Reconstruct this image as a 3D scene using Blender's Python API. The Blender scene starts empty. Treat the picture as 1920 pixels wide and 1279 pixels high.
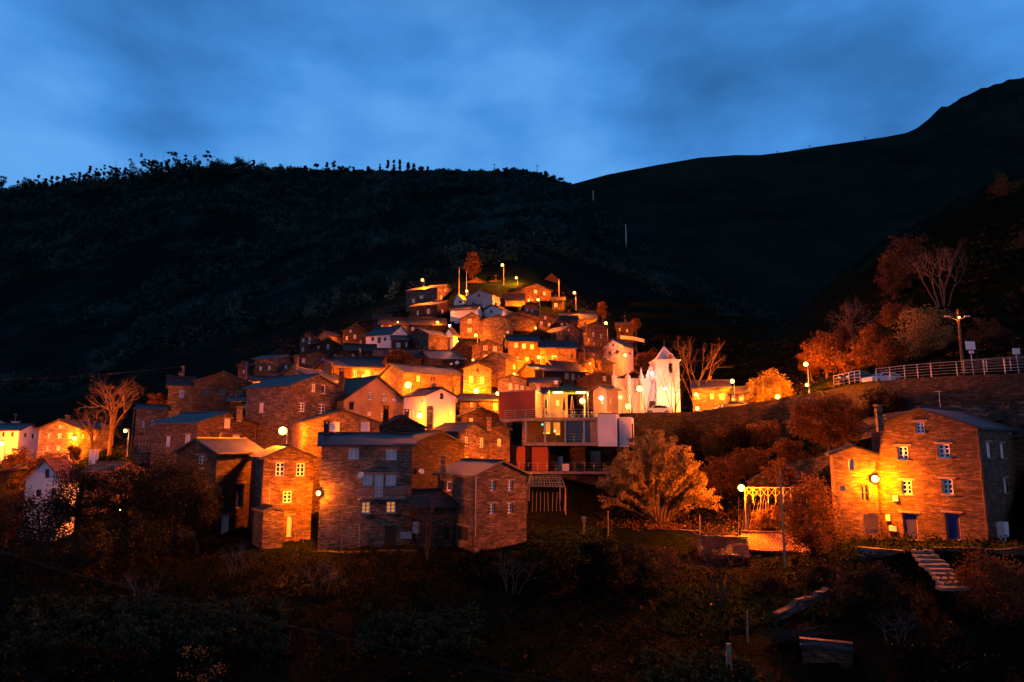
import bpy, math, random
import numpy as np
from mathutils import Vector

# ------------------------------------------------------------------ camera, world, exposure
S = bpy.context.scene
R = math.radians
F = 1280.0                      # focal length in photo pixels (24 mm on a 36 mm sensor, 1920 px wide)
PITCH = math.atan(190 / 1280)
cam = bpy.data.cameras.new('camera'); camo = bpy.data.objects.new('camera', cam)
S.collection.objects.link(camo); S.camera = camo
cam.lens = 24.0; cam.sensor_width = 36.0; cam.clip_start = 0.3; cam.clip_end = 6000
camo.location = (0, 0, 0); camo.rotation_euler = (R(90) + PITCH, 0, 0)

S.view_settings.view_transform = 'Standard'; S.view_settings.look = 'None'
S.view_settings.gamma = 1; S.view_settings.exposure = 0.0
S.cycles.use_denoising = True
S.cycles.max_bounces = 5; S.cycles.diffuse_bounces = 3; S.cycles.glossy_bounces = 2
S.cycles.transmission_bounces = 2; S.cycles.transparent_max_bounces = 4
S.cycles.sample_clamp_indirect = 3.0
S.cycles.caustics_reflective = False; S.cycles.caustics_refractive = False

CT, ST = math.cos(PITCH), math.sin(PITCH)
def ray(px, py):
    u = (px - 960) / F; v = (639.5 - py) / F
    return Vector((u, CT - v * ST, ST + v * CT))
def pt(px, py, Y):
    d = ray(px, py); return d * (Y / d.y)

def world():
    w = bpy.data.worlds.new('World'); S.world = w; w.use_nodes = True
    nt = w.node_tree; N = nt.nodes; L = nt.links; N.clear()
    out = N.new('ShaderNodeOutputWorld'); bg = N.new('ShaderNodeBackground')
    tc = N.new('ShaderNodeTexCoord')
    def math_(op, a, b=None, clamp=False):
        n = N.new('ShaderNodeMath'); n.operation = op; n.use_clamp = clamp
        for i, x in enumerate((a, b)):
            if x is None: continue
            if isinstance(x, (int, float)): n.inputs[i].default_value = x
            else: L.new(x, n.inputs[i])
        return n.outputs[0]
    def mix(f, a, b):
        n = N.new('ShaderNodeMix'); n.data_type = 'RGBA'
        if isinstance(f, (int, float)): n.inputs[0].default_value = f
        else: L.new(f, n.inputs[0])
        for k, x in ((6, a), (7, b)):
            if isinstance(x, tuple): n.inputs[k].default_value = (*x, 1)
            else: L.new(x, n.inputs[k])
        return n.outputs[2]
    def ramp(x, a, b):
        n = N.new('ShaderNodeMapRange'); n.interpolation_type = 'SMOOTHSTEP'
        L.new(x, n.inputs[0]); n.inputs[1].default_value = a; n.inputs[2].default_value = b
        return n.outputs[0]
    sep = N.new('ShaderNodeSeparateXYZ'); L.new(tc.outputs['Generated'], sep.inputs[0])
    mp = N.new('ShaderNodeMapping'); mp.inputs['Scale'].default_value = (1.0, 1.0, 2.0)
    mp.inputs['Location'].default_value = (0.3, 0.9, 0.2)
    L.new(tc.outputs['Generated'], mp.inputs[0])
    n1 = N.new('ShaderNodeTexNoise'); n1.inputs['Scale'].default_value = 6.0; n1.inputs['Detail'].default_value = 6
    n1.inputs['Roughness'].default_value = 0.5; n1.inputs['Distortion'].default_value = 0.1
    L.new(mp.outputs[0], n1.inputs['Vector'])
    n = n1.outputs['Fac']
    # clouds of the photograph, as directions in the sky: (px, py, radius, sign)
    acc = math_('MULTIPLY', math_('SUBTRACT', n, 0.5), 2.4)
    blobs = [(300, 90, .17, -.75), (700, 30, .14, .30), (880, 20, .10, .35), (590, 60, .10, -.35), (1000, 130, .12, .28), (1090, 190, .10, .15),
             (1300, 140, .17, -.85), (1190, 250, .10, .25), (1540, 60, .14, -.30), (1760, 190, .16, -.7), (1850, 30, .1, .15),
             (600, 250, .14, .45), (120, 60, .12, .1), (60, 250, .14, .50), (760, 170, .10, -.35), (1420, 240, .12, .15), (440, 210, .12, .1),
             (1080, 320, .13, .35), (780, 270, .1, .35), (1560, 200, .1, -.2)]
    for bx, by, r, sgn in blobs:
        d = ray(bx, by).normalized()
        vd = N.new('ShaderNodeVectorMath'); vd.operation = 'DISTANCE'
        L.new(tc.outputs['Generated'], vd.inputs[0]); vd.inputs[1].default_value = d
        f = ramp(vd.outputs['Value'], r * 1.3, 0.0)
        acc = math_('ADD', acc, math_('MULTIPLY', f, sgn))
    # clearer and brighter towards the horizon
    hz = ramp(sep.outputs[2], 0.50, 0.22)
    acc = math_('ADD', acc, math_('MULTIPLY', hz, 0.45))
    f = ramp(acc, -2.0, 1.45)
    cr = N.new('ShaderNodeValToRGB'); L.new(f, cr.inputs[0])
    e = cr.color_ramp.elements
    e[0].position = 0; e[0].color = (.022, .095, .27, 1)
    e[1].position = 1; e[1].color = (.125, .40, .86, 1)
    x = e.new(.35); x.color = (.036, .175, .48, 1)
    x = e.new(.66); x.color = (.060, .265, .70, 1)
    col = cr.outputs[0]
    # pale unseen glow added behind the camera to fill the facades; darker overhead
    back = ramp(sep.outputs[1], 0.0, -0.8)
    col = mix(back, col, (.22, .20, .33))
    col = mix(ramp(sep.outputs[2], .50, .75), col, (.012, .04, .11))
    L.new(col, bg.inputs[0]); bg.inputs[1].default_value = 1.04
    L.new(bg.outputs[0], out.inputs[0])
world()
rnd = random.Random(7)
RNG = np.random.default_rng(11)

# ------------------------------------------------------------------ mesh helpers
class MB:
    def __init__(s): s.v = []; s.f = []; s.uv = []; s.mi = []
    def quad(s, pts, uvs=None, mi=0):
        b = len(s.v); s.v.extend([tuple(p) for p in pts]); s.f.append(tuple(range(b, b + len(pts))))
        s.uv.append(uvs if uvs else [(p[0] + p[1], p[2]) for p in pts]); s.mi.append(mi)
    def box(s, c, sx, sy, sz, ax=(1, 0, 0), ay=None, az=(0, 0, 1), mi=0):
        """box centred at c, full sizes, axes ax, ay, az"""
        c = Vector(c); ax = Vector(ax).normalized(); az = Vector(az).normalized()
        ay = Vector(ay).normalized() if ay is not None else az.cross(ax)
        P = {}
        for i in (-1, 1):
            for j in (-1, 1):
                for k in (-1, 1):
                    P[i, j, k] = c + ax * (sx / 2 * i) + ay * (sy / 2 * j) + az * (sz / 2 * k)
        def q(a, b, c_, d, w, h):
            s.quad([P[a], P[b], P[c_], P[d]], [(P[a].x + P[a].y, P[a].z), (P[a].x + P[a].y + w, P[a].z), (P[a].x + P[a].y + w, P[a].z + h), (P[a].x + P[a].y, P[a].z + h)], mi)
        q((-1, -1, -1), (1, -1, -1), (1, -1, 1), (-1, -1, 1), sx, sz)
        q((1, 1, -1), (-1, 1, -1), (-1, 1, 1), (1, 1, 1), sx, sz)
        q((1, -1, -1), (1, 1, -1), (1, 1, 1), (1, -1, 1), sy, sz)
        q((-1, 1, -1), (-1, -1, -1), (-1, -1, 1), (-1, 1, 1), sy, sz)
        q((-1, -1, 1), (1, -1, 1), (1, 1, 1), (-1, 1, 1), sx, sy)
        q((-1, 1, -1), (1, 1, -1), (1, -1, -1), (-1, -1, -1), sx, sy)
        return s
    def bar(s, a, b, w, h=None, mi=0):
        a = Vector(a); b = Vector(b); d = b - a
        up = Vector((0, 0, 1)) if abs(d.normalized().z) < .95 else Vector((0, 1, 0))
        side = d.cross(up).normalized(); up2 = side.cross(d).normalized()
        return s.box((a + b) / 2, d.length, w, h or w, ax=d, ay=side, az=up2, mi=mi)
    def tube(s, a, b, r0, r1, n=6):
        a = Vector(a); b = Vector(b); d = (b - a)
        if d.length < 1e-6: return s
        d.normalize(); up = Vector((0, 0, 1)) if abs(d.z) < .9 else Vector((1, 0, 0))
        e1 = d.cross(up).normalized(); e2 = d.cross(e1)
        ra = [a + (e1 * math.cos(t) + e2 * math.sin(t)) * r0 for t in [2 * math.pi * i / n for i in range(n)]]
        rb = [b + (e1 * math.cos(t) + e2 * math.sin(t)) * r1 for t in [2 * math.pi * i / n for i in range(n)]]
        for i in range(n):
            j = (i + 1) % n; s.quad([ra[i], ra[j], rb[j], rb[i]])
        s.quad(list(reversed(ra))); s.quad(rb)
        return s
    def disc_stack(s, c, prof, n=16):
        """lathe about z: prof = [(r,z)...]"""
        c = Vector(c)
        for (r0, z0), (r1, z1) in zip(prof[:-1], prof[1:]):
            for i in range(n):
                t0, t1 = 2 * math.pi * i / n, 2 * math.pi * (i + 1) / n
                p = [c + Vector((math.cos(t0) * r0, math.sin(t0) * r0, z0)), c + Vector((math.cos(t1) * r0, math.sin(t1) * r0, z0)),
                     c + Vector((math.cos(t1) * r1, math.sin(t1) * r1, z1)), c + Vector((math.cos(t0) * r1, math.sin(t0) * r1, z1))]
                if r0 < 1e-4: p = [p[0], p[2], p[3]]
                elif r1 < 1e-4: p = p[:3]
                s.quad(p)
        return s
    def sphere(s, c, r, n=12, sz=1.0):
        prof = [(max(r * math.sin(math.pi * k / 7), 0), -r * sz * math.cos(math.pi * k / 7)) for k in range(8)]
        return s.disc_stack(c, prof, n)
    def build(s, name, mats, parent=None, smooth=False):
        off = Vector((0, 0, 0))
        p = parent
        while p is not None: off += p.location; p = p.parent
        me = bpy.data.meshes.new(name)
        v = np.array(s.v, dtype=np.float32) - np.array(off, dtype=np.float32)
        me.from_pydata([], [], []) if False else None
        nl = sum(len(f) for f in s.f)
        me.vertices.add(len(s.v)); me.vertices.foreach_set('co', v.ravel())
        me.loops.add(nl); me.polygons.add(len(s.f))
        me.loops.foreach_set('vertex_index', np.concatenate([np.array(f, dtype=np.int32) for f in s.f]))
        ls = np.cumsum([0] + [len(f) for f in s.f[:-1]]).astype(np.int32)
        me.polygons.foreach_set('loop_start', ls)
        me.polygons.foreach_set('material_index', np.array(s.mi, dtype=np.int32))
        uvl = me.uv_layers.new(name='UVMap')
        uvl.data.foreach_set('uv', np.array([c for u in s.uv for c in u], dtype=np.float32).ravel())
        if not isinstance(mats, (list, tuple)): mats = [mats]
        for m in mats: me.materials.append(M[m])
        me.update(calc_edges=True); me.validate()
        if smooth: me.polygons.foreach_set('use_smooth', np.ones(len(s.f), dtype=bool))
        o = bpy.data.objects.new(name, me); S.collection.objects.link(o)
        if parent: o.parent = parent
        return o

def raw_mesh(name, v, f, mat, parent=None, smooth=False, loc=None):
    """v (n,3), f (m,k) numpy"""
    off = np.zeros(3)
    if parent is not None:
        q = parent
        while q is not None: off += np.array(q.location); q = q.parent
    if loc is not None: off = off + np.array(loc)
    me = bpy.data.meshes.new(name); k = f.shape[1]
    me.vertices.add(len(v)); me.vertices.foreach_set('co', (v - off).astype(np.float32).ravel())
    me.loops.add(f.size); me.loops.foreach_set('vertex_index', f.astype(np.int32).ravel())
    me.polygons.add(len(f)); me.polygons.foreach_set('loop_start', (np.arange(len(f)) * k).astype(np.int32))
    me.materials.append(M[mat]); me.update(calc_edges=True); me.validate()
    if smooth: me.polygons.foreach_set('use_smooth', np.ones(len(f), dtype=bool))
    o = bpy.data.objects.new(name, me); S.collection.objects.link(o)
    if parent is not None: o.parent = parent
    if loc is not None: o.location = loc
    return o

def tag(o, label=None, cat=None, group=None, kind=None):
    if label: o['label'] = label
    if cat: o['category'] = cat
    if group: o['group'] = group
    if kind: o['kind'] = kind
    return o
def thing(name, loc, label, cat, group=None):
    o = bpy.data.objects.new(name, None); S.collection.objects.link(o); o.location = Vector(loc); o.empty_display_size = .3
    return tag(o, label, cat, group)

# ------------------------------------------------------------------ materials
M = {}
def nodes(name):
    m = bpy.data.materials.new(name); m.use_nodes = True; M[name] = m
    nt = m.node_tree; b = nt.nodes['Principled BSDF']; return m, nt, nt.nodes, nt.links, b
def plain(name, col, rough=.7, metal=0, var=.25, vscale=1.5, bump=0, spec=.5, coat=0, bscale=None):
    m, nt, N, L, b = nodes(name)
    tc = N.new('ShaderNodeTexCoord'); n = N.new('ShaderNodeTexNoise'); n.inputs['Scale'].default_value = vscale
    n.inputs['Detail'].default_value = 5; L.new(tc.outputs['Object'], n.inputs['Vector'])
    cr = N.new('ShaderNodeValToRGB'); L.new(n.outputs[0], cr.inputs[0])
    cr.color_ramp.elements[0].position = .3; cr.color_ramp.elements[1].position = .72
    cr.color_ramp.elements[0].color = (*[c * (1 - var) for c in col], 1); cr.color_ramp.elements[1].color = (*[min(1, c * (1 + var * .6)) for c in col], 1)
    L.new(cr.outputs[0], b.inputs['Base Color'])
    b.inputs['Roughness'].default_value = rough; b.inputs['Metallic'].default_value = metal; b.inputs['Specular IOR Level'].default_value = spec
    if coat: b.inputs['Coat Weight'].default_value = coat
    if bump:
        n2 = N.new('ShaderNodeTexNoise'); n2.inputs['Scale'].default_value = bscale or vscale * 4; n2.inputs['Detail'].default_value = 6
        L.new(tc.outputs['Object'], n2.inputs['Vector'])
        bp = N.new('ShaderNodeBump'); bp.inputs['Strength'].default_value = bump; bp.inputs['Distance'].default_value = .1
        L.new(n2.outputs[0], bp.inputs['Height']); L.new(bp.outputs[0], b.inputs['Normal'])
    return m
def schist(name, c1, c2, mortar, bw=.44, rh=.10, seed=0):
    m, nt, N, L, b = nodes(name)
    uv = N.new('ShaderNodeUVMap'); tc = N.new('ShaderNodeTexCoord')
    n0 = N.new('ShaderNodeTexNoise'); n0.inputs['Scale'].default_value = 1.7; n0.inputs['Detail'].default_value = 3
    mpp = N.new('ShaderNodeMapping'); mpp.inputs['Location'].default_value = (seed * 3.1, seed * 7.7, 0); L.new(uv.outputs[0], mpp.inputs[0]); L.new(mpp.outputs[0], n0.inputs['Vector'])
    vs = N.new('ShaderNodeVectorMath'); vs.operation = 'SUBTRACT'; L.new(n0.outputs['Color'], vs.inputs[0]); vs.inputs[1].default_value = (.5, .5, .5)
    vm = N.new('ShaderNodeVectorMath'); vm.operation = 'MULTIPLY_ADD'; L.new(vs.outputs[0], vm.inputs[0]); vm.inputs[1].default_value = (.30, .20, 0); L.new(mpp.outputs[0], vm.inputs[2])
    br = N.new('ShaderNodeTexBrick'); L.new(vm.outputs[0], br.inputs['Vector'])
    br.offset = .37; br.squash = 1.6; br.squash_frequency = 3
    br.inputs['Scale'].default_value = 1; br.inputs['Brick Width'].default_value = bw; br.inputs['Row Height'].default_value = rh
    br.inputs['Mortar Size'].default_value = .018; br.inputs['Mortar Smooth'].default_value = .3; br.inputs['Bias'].default_value = -.25
    br.inputs['Color1'].default_value = (*c1, 1); br.inputs['Color2'].default_value = (*c2, 1); br.inputs['Mortar'].default_value = (*mortar, 1)
    # bigger patches: weathering, rust, lichen
    n1 = N.new('ShaderNodeTexNoise'); n1.inputs['Scale'].default_value = .8; n1.inputs['Detail'].default_value = 6; n1.inputs['Roughness'].default_value = .7
    L.new(mpp.outputs[0], n1.inputs['Vector'])
    mr = N.new('ShaderNodeMapRange'); L.new(n1.outputs[0], mr.inputs[0]); mr.inputs[1].default_value = .3; mr.inputs[2].default_value = .72; mr.inputs[3].default_value = .45; mr.inputs[4].default_value = 1.5
    # small stones of a second size, bright and dark single slabs
    vo = N.new('ShaderNodeTexVoronoi'); mp2 = N.new('ShaderNodeMapping'); mp2.inputs['Scale'].default_value = (2.3, 7.0, 1); L.new(vm.outputs[0], mp2.inputs[0]); L.new(mp2.outputs[0], vo.inputs['Vector'])
    vo.inputs['Scale'].default_value = 1.0
    sp = N.new('ShaderNodeSeparateColor'); L.new(vo.outputs['Color'], sp.inputs[0])
    mr2 = N.new('ShaderNodeMapRange'); L.new(sp.outputs[0], mr2.inputs[0]); mr2.inputs[1].default_value = 0; mr2.inputs[2].default_value = 1; mr2.inputs[3].default_value = .58; mr2.inputs[4].default_value = 1.42
    mu = N.new('ShaderNodeMath'); mu.operation = 'MULTIPLY'; L.new(mr.outputs[0], mu.inputs[0]); L.new(mr2.outputs[0], mu.inputs[1])
    vx = N.new('ShaderNodeVectorMath'); vx.operation = 'SCALE'; L.new(br.outputs['Color'], vx.inputs[0]); L.new(mu.outputs[0], vx.inputs['Scale'])
    oi = N.new('ShaderNodeObjectInfo'); mo = N.new('ShaderNodeMapRange'); L.new(oi.outputs['Random'], mo.inputs[0]); mo.inputs[3].default_value = .62; mo.inputs[4].default_value = 1.25
    hs = N.new('ShaderNodeHueSaturation'); L.new(mo.outputs[0], hs.inputs['Value']); mo2 = N.new('ShaderNodeMapRange'); L.new(oi.outputs['Random'], mo2.inputs[0]); mo2.inputs[3].default_value = 1.2; mo2.inputs[4].default_value = .75
    L.new(mo2.outputs[0], hs.inputs['Saturation']); L.new(vx.outputs[0], hs.inputs['Color'])
    L.new(hs.outputs[0], b.inputs['Base Color']); b.inputs['Roughness'].default_value = .82; b.inputs['Specular IOR Level'].default_value = .35
    ad = N.new('ShaderNodeMath'); ad.operation = 'SUBTRACT'; L.new(sp.outputs[0], ad.inputs[0]); L.new(br.outputs['Fac'], ad.inputs[1])
    bp = N.new('ShaderNodeBump'); bp.inputs['Strength'].default_value = .9; bp.inputs['Distance'].default_value = .07
    L.new(ad.outputs[0], bp.inputs['Height']); L.new(bp.outputs[0], b.inputs['Normal'])
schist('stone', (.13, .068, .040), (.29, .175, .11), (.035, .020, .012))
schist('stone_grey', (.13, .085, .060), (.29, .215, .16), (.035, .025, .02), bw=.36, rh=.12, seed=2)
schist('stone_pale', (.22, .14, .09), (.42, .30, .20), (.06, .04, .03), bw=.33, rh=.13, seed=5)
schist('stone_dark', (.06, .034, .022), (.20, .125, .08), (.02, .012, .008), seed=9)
schist('stone_rough', (.06, .038, .022), (.28, .19, .12), (.02, .014, .01), bw=.5, rh=.17, seed=4)
def slate(name, c1, c2, rough=.42, bw=.5, rh=.35):
    m, nt, N, L, b = nodes(name)
    uv = N.new('ShaderNodeUVMap')
    n0 = N.new('ShaderNodeTexNoise'); n0.inputs['Scale'].default_value = 1.2; L.new(uv.outputs[0], n0.inputs['Vector'])
    vm = N.new('ShaderNodeVectorMath'); vm.operation = 'MULTIPLY_ADD'; L.new(n0.outputs['Color'], vm.inputs[0]); vm.inputs[1].default_value = (.3, .25, 0); L.new(uv.outputs[0], vm.inputs[2])
    br = N.new('ShaderNodeTexBrick'); L.new(vm.outputs[0], br.inputs['Vector']); br.inputs['Scale'].default_value = 1
    br.inputs['Brick Width'].default_value = bw; br.inputs['Row Height'].default_value = rh; br.inputs['Mortar Size'].default_value = .03
    br.inputs['Color1'].default_value = (*c1, 1); br.inputs['Color2'].default_value = (*c2, 1); br.inputs['Mortar'].default_value = (.012, .012, .014, 1)
    n1 = N.new('ShaderNodeTexNoise'); n1.inputs['Scale'].default_value = .7; n1.inputs['Detail'].default_value = 5; L.new(uv.outputs[0], n1.inputs['Vector'])
    mr = N.new('ShaderNodeMapRange'); L.new(n1.outputs[0], mr.inputs[0]); mr.inputs[1].default_value = .3; mr.inputs[2].default_value = .7; mr.inputs[3].default_value = .6; mr.inputs[4].default_value = 1.5
    vx = N.new('ShaderNodeVectorMath'); vx.operation = 'SCALE'; L.new(br.outputs['Color'], vx.inputs[0]); L.new(mr.outputs[0], vx.inputs['Scale'])
    L.new(vx.outputs[0], b.inputs['Base Color']); b.inputs['Roughness'].default_value = rough
    sp = N.new('ShaderNodeSeparateColor'); L.new(br.outputs['Color'], sp.inputs[0])
    bp = N.new('ShaderNodeBump'); bp.inputs['Strength'].default_value = .8; bp.inputs['Distance'].default_value = .12
    ml = N.new('ShaderNodeMath'); ml.operation = 'MULTIPLY'; ml.inputs[1].default_value = 6; L.new(sp.outputs[0], ml.inputs[0])
    L.new(ml.outputs[0], bp.inputs['Height']); L.new(bp.outputs[0], b.inputs['Normal'])
slate('slate', (.012, .013, .017), (.032, .034, .042), .5)
slate('slate_brown', (.016, .012, .010), (.042, .030, .025), .65, .45, .3)
slate('tile', (.20, .075, .035), (.42, .17, .08), .75, .24, .4)
plain('plaster_white', (.76, .74, .76), .8, var=.12, vscale=.6, bump=.1)
plain('plaster_grey', (.42, .38, .39), .85, var=.3, vscale=.5, bump=.15)
plain('plaster_brown', (.30, .19, .115), .85, var=.35, vscale=.5, bump=.2)
plain('plaster_red', (.22, .032, .012), .7, var=.18, vscale=.4)
plain('church_white', (.66, .62, .64), .75, var=.06, vscale=.5)
plain('concrete', (.20, .185, .175), .85, var=.3, bump=.15)
plain('metal', (.42, .40, .38), .38, metal=.8, var=.15)
plain('dark_metal', (.045, .045, .05), .5, metal=.5)
plain('frame_white', (.78, .78, .82), .5, var=.06)
plain('curtain', (.62, .62, .70), .8, var=.12, vscale=6)
plain('shutter_pink', (.55, .42, .45), .7, var=.1)
plain('glass', (.012, .016, .025), .12, var=.1, spec=.8)
plain('opening', (.012, .009, .008), .9)
plain('door_blue', (.012, .018, .16), .75, var=.25, vscale=3)
plain('wood', (.10, .055, .028), .75, var=.4, vscale=6, bump=.2)
plain('wood_pale', (.30, .20, .12), .8, var=.4, vscale=5, bump=.2)
plain('lintel', (.26, .18, .125), .85, var=.35, vscale=3, bump=.3)
plain('bark', (.045, .03, .022), .9, var=.4, vscale=4, bump=.4)
plain('bark_black', (.02, .014, .012), .9, var=.3, vscale=4)
plain('bark_pale', (.11, .07, .05), .9, var=.4, vscale=4, bump=.3)
plain('car_paint', (.05, .055, .075), .25, var=.05, coat=.8)
plain('car_white', (.7, .7, .72), .3, var=.05, coat=.6)
plain('rubber', (.015, .015, .015), .8)
plain('crate_blue', (.03, .14, .42), .5, var=.2)
plain('cloth_white', (.7, .7, .74), .8)
plain('parasol_cloth', (.22, .03, .03), .8)
plain('canopy_cloth', (.09, .11, .035), .8)
plain('rock', (.085, .08, .075), .9, var=.5, vscale=.5, bump=.5)
plain('asphalt', (.05, .045, .042), .85, var=.3, vscale=2, bump=.2)
def leafmat(name, c1, c2, c3, scale=.8):
    m, nt, N, L, b = nodes(name)
    tc = N.new('ShaderNodeTexCoord'); n = N.new('ShaderNodeTexNoise'); n.inputs['Scale'].default_value = scale; n.inputs['Detail'].default_value = 8; n.inputs['Roughness'].default_value = .75
    L.new(tc.outputs['Object'], n.inputs['Vector'])
    cr = N.new('ShaderNodeValToRGB'); L.new(n.outputs[0], cr.inputs[0]); e = cr.color_ramp.elements
    e[0].position = .32; e[0].color = (*c1, 1); e[1].position = .68; e[1].color = (*c3, 1); x = e.new(.5); x.color = (*c2, 1)
    L.new(cr.outputs[0], b.inputs['Base Color']); b.inputs['Roughness'].default_value = .6; b.inputs['Specular IOR Level'].default_value = .06
    tr = N.new('ShaderNodeBsdfTranslucent'); L.new(cr.outputs[0], tr.inputs['Color']); mx = N.new('ShaderNodeMixShader'); mx.inputs[0].default_value = .45
    L.new(b.outputs[0], mx.inputs[1]); L.new(tr.outputs[0], mx.inputs[2]); L.new(mx.outputs[0], N['Material Output'].inputs['Surface'])
leafmat('leaf_dark', (.0015, .004, .002), (.004, .009, .004), (.010, .020, .008))
leafmat('leaf_olive', (.010, .010, .007), (.024, .024, .016), (.055, .052, .036))
leafmat('leaf_rust', (.04, .020, .009), (.115, .054, .022), (.25, .125, .05))
leafmat('leaf_gold', (.09, .065, .022), (.21, .155, .06), (.42, .32, .14))
leafmat('weed_brown', (.012, .008, .004), (.03, .017, .008), (.07, .04, .018))
leafmat('leaf_green', (.018, .03, .008), (.045, .065, .016), (.09, .12, .03))
leafmat('leaf_kale', (.006, .018, .010), (.016, .044, .024), (.042, .10, .055), 2)
leafmat('scrub', (.001, .007, .006), (.013, .050, .043), (.065, .160, .130), .06)
def emit(name, col, s):
    m, nt, N, L, b = nodes(name)
    b.inputs['Base Color'].default_value = (*col, 1); b.inputs['Emission Color'].default_value = (*col, 1); b.inputs['Emission Strength'].default_value = s
SOD = (1.0, .155, .00003)
emit('glow_sodium', (1, .52, .09), 9)
emit('glow_white', (1, .93, .86), 30)
emit('glow_tube', (1, .72, .12), 14)
emit('glow_window', (1, .36, .05), .55)
emit('glow_lantern', (1, .55, .04), 1.4)
emit('glow_green', (.1, 1, .7), 2)
def ground_mat():
    m, nt, N, L, b = nodes('ground')
    tc = N.new('ShaderNodeTexCoord')
    def noise(sc, det=6, ro=.6):
        n = N.new('ShaderNodeTexNoise'); n.inputs['Scale'].default_value = sc; n.inputs['Detail'].default_value = det; n.inputs['Roughness'].default_value = ro
        L.new(tc.outputs['Object'], n.inputs['Vector']); return n.outputs[0]
    cr = N.new('ShaderNodeValToRGB'); L.new(noise(.25, 8, .7), cr.inputs[0]); e = cr.color_ramp.elements
    e[0].position = .35; e[0].color = (.002, .0025, .001, 1); e[1].position = .65; e[1].color = (.007, .0075, .003, 1)
    x = e.new(.52); x.color = (.004, .008, .002, 1)
    # far slopes: dark heath
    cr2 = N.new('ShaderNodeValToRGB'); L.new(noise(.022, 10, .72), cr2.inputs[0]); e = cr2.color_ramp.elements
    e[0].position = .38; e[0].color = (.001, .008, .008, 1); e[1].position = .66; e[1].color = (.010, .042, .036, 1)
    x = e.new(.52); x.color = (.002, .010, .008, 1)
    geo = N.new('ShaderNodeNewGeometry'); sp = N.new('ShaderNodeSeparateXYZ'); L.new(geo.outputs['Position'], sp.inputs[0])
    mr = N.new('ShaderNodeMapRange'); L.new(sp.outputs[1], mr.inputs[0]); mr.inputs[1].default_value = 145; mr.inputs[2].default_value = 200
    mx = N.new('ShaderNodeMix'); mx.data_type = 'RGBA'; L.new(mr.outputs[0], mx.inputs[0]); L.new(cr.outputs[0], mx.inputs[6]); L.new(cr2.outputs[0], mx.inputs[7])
    L.new(mx.outputs[2], b.inputs['Base Color']); b.inputs['Roughness'].default_value = .95; b.inputs['Specular IOR Level'].default_value = .02
    bp = N.new('ShaderNodeBump'); bp.inputs['Strength'].default_value = .8; bp.inputs['Distance'].default_value = .5
    L.new(noise(1.6, 8, .7), bp.inputs['Height']); L.new(bp.outputs[0], b.inputs['Normal'])
ground_mat()
def mountain_mat():
    m, nt, N, L, b = nodes('mountain')
    tc = N.new('ShaderNodeTexCoord')
    def noise(sc, det=6, ro=.6):
        n = N.new('ShaderNodeTexNoise'); n.inputs['Scale'].default_value = sc; n.inputs['Detail'].default_value = det; n.inputs['Roughness'].default_value = ro
        L.new(tc.outputs['Object'], n.inputs['Vector']); return n.outputs[0]
    cr2 = N.new('ShaderNodeValToRGB'); L.new(noise(.012, 12, .75), cr2.inputs[0]); e = cr2.color_ramp.elements
    e[0].position = .36; e[0].color = (.003, .010, .008, 1); e[1].position = .70; e[1].color = (.014, .034, .025, 1)
    cr = N.new('ShaderNodeValToRGB'); L.new(noise(.03, 12, .8), cr.inputs[0]); e = cr.color_ramp.elements
    e[0].position = .60; e[0].color = (0, 0, 0, 1); e[1].position = .68; e[1].color = (1, 1, 1, 1)
    geo = N.new('ShaderNodeNewGeometry'); sp = N.new('ShaderNodeSeparateXYZ'); L.new(geo.outputs['Position'], sp.inputs[0])
    mr = N.new('ShaderNodeMapRange'); L.new(sp.outputs[0], mr.inputs[0]); mr.inputs[1].default_value = 330; mr.inputs[2].default_value = 460
    ml = N.new('ShaderNodeMath'); ml.operation = 'MULTIPLY'; L.new(mr.outputs[0], ml.inputs[0]); L.new(cr.outputs[0], ml.inputs[1])
    mx = N.new('ShaderNodeMix'); mx.data_type = 'RGBA'; L.new(ml.outputs[0], mx.inputs[0]); L.new(cr2.outputs[0], mx.inputs[6]); mx.inputs[7].default_value = (.055, .06, .065, 1)
    L.new(mx.outputs[2], b.inputs['Base Color']); b.inputs['Roughness'].default_value = .95; b.inputs['Specular IOR Level'].default_value = .02
    bp = N.new('ShaderNodeBump'); bp.inputs['Strength'].default_value = .7; bp.inputs['Distance'].default_value = 6
    L.new(noise(.05, 10, .7), bp.inputs['Height']); L.new(bp.outputs[0], b.inputs['Normal'])
mountain_mat()

# ------------------------------------------------------------------ value noise
def vnoise(x, y, seed=0):
    xi = np.floor(x).astype(np.int64); yi = np.floor(y).astype(np.int64); fx = x - xi; fy = y - yi
    fx = fx * fx * (3 - 2 * fx); fy = fy * fy * (3 - 2 * fy)
    def h(a, b):
        n = (a * 374761393 + b * 668265263 + seed * 974634777) & 0xffffffff
        n = ((n ^ (n >> 13)) * 1274126177) & 0xffffffff
        return ((n ^ (n >> 16)) & 0xffff) / 65535.0
    return (h(xi, yi) * (1 - fx) + h(xi + 1, yi) * fx) * (1 - fy) + (h(xi, yi + 1) * (1 - fx) + h(xi + 1, yi + 1) * fx) * fy - .5
def fbm(x, y, oct=4, seed=0):
    a = 0; s = 1.0
    for o in range(oct): a = a + vnoise(x * 2 ** o, y * 2 ** o, seed + o) * s; s *= .5
    return a

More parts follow.
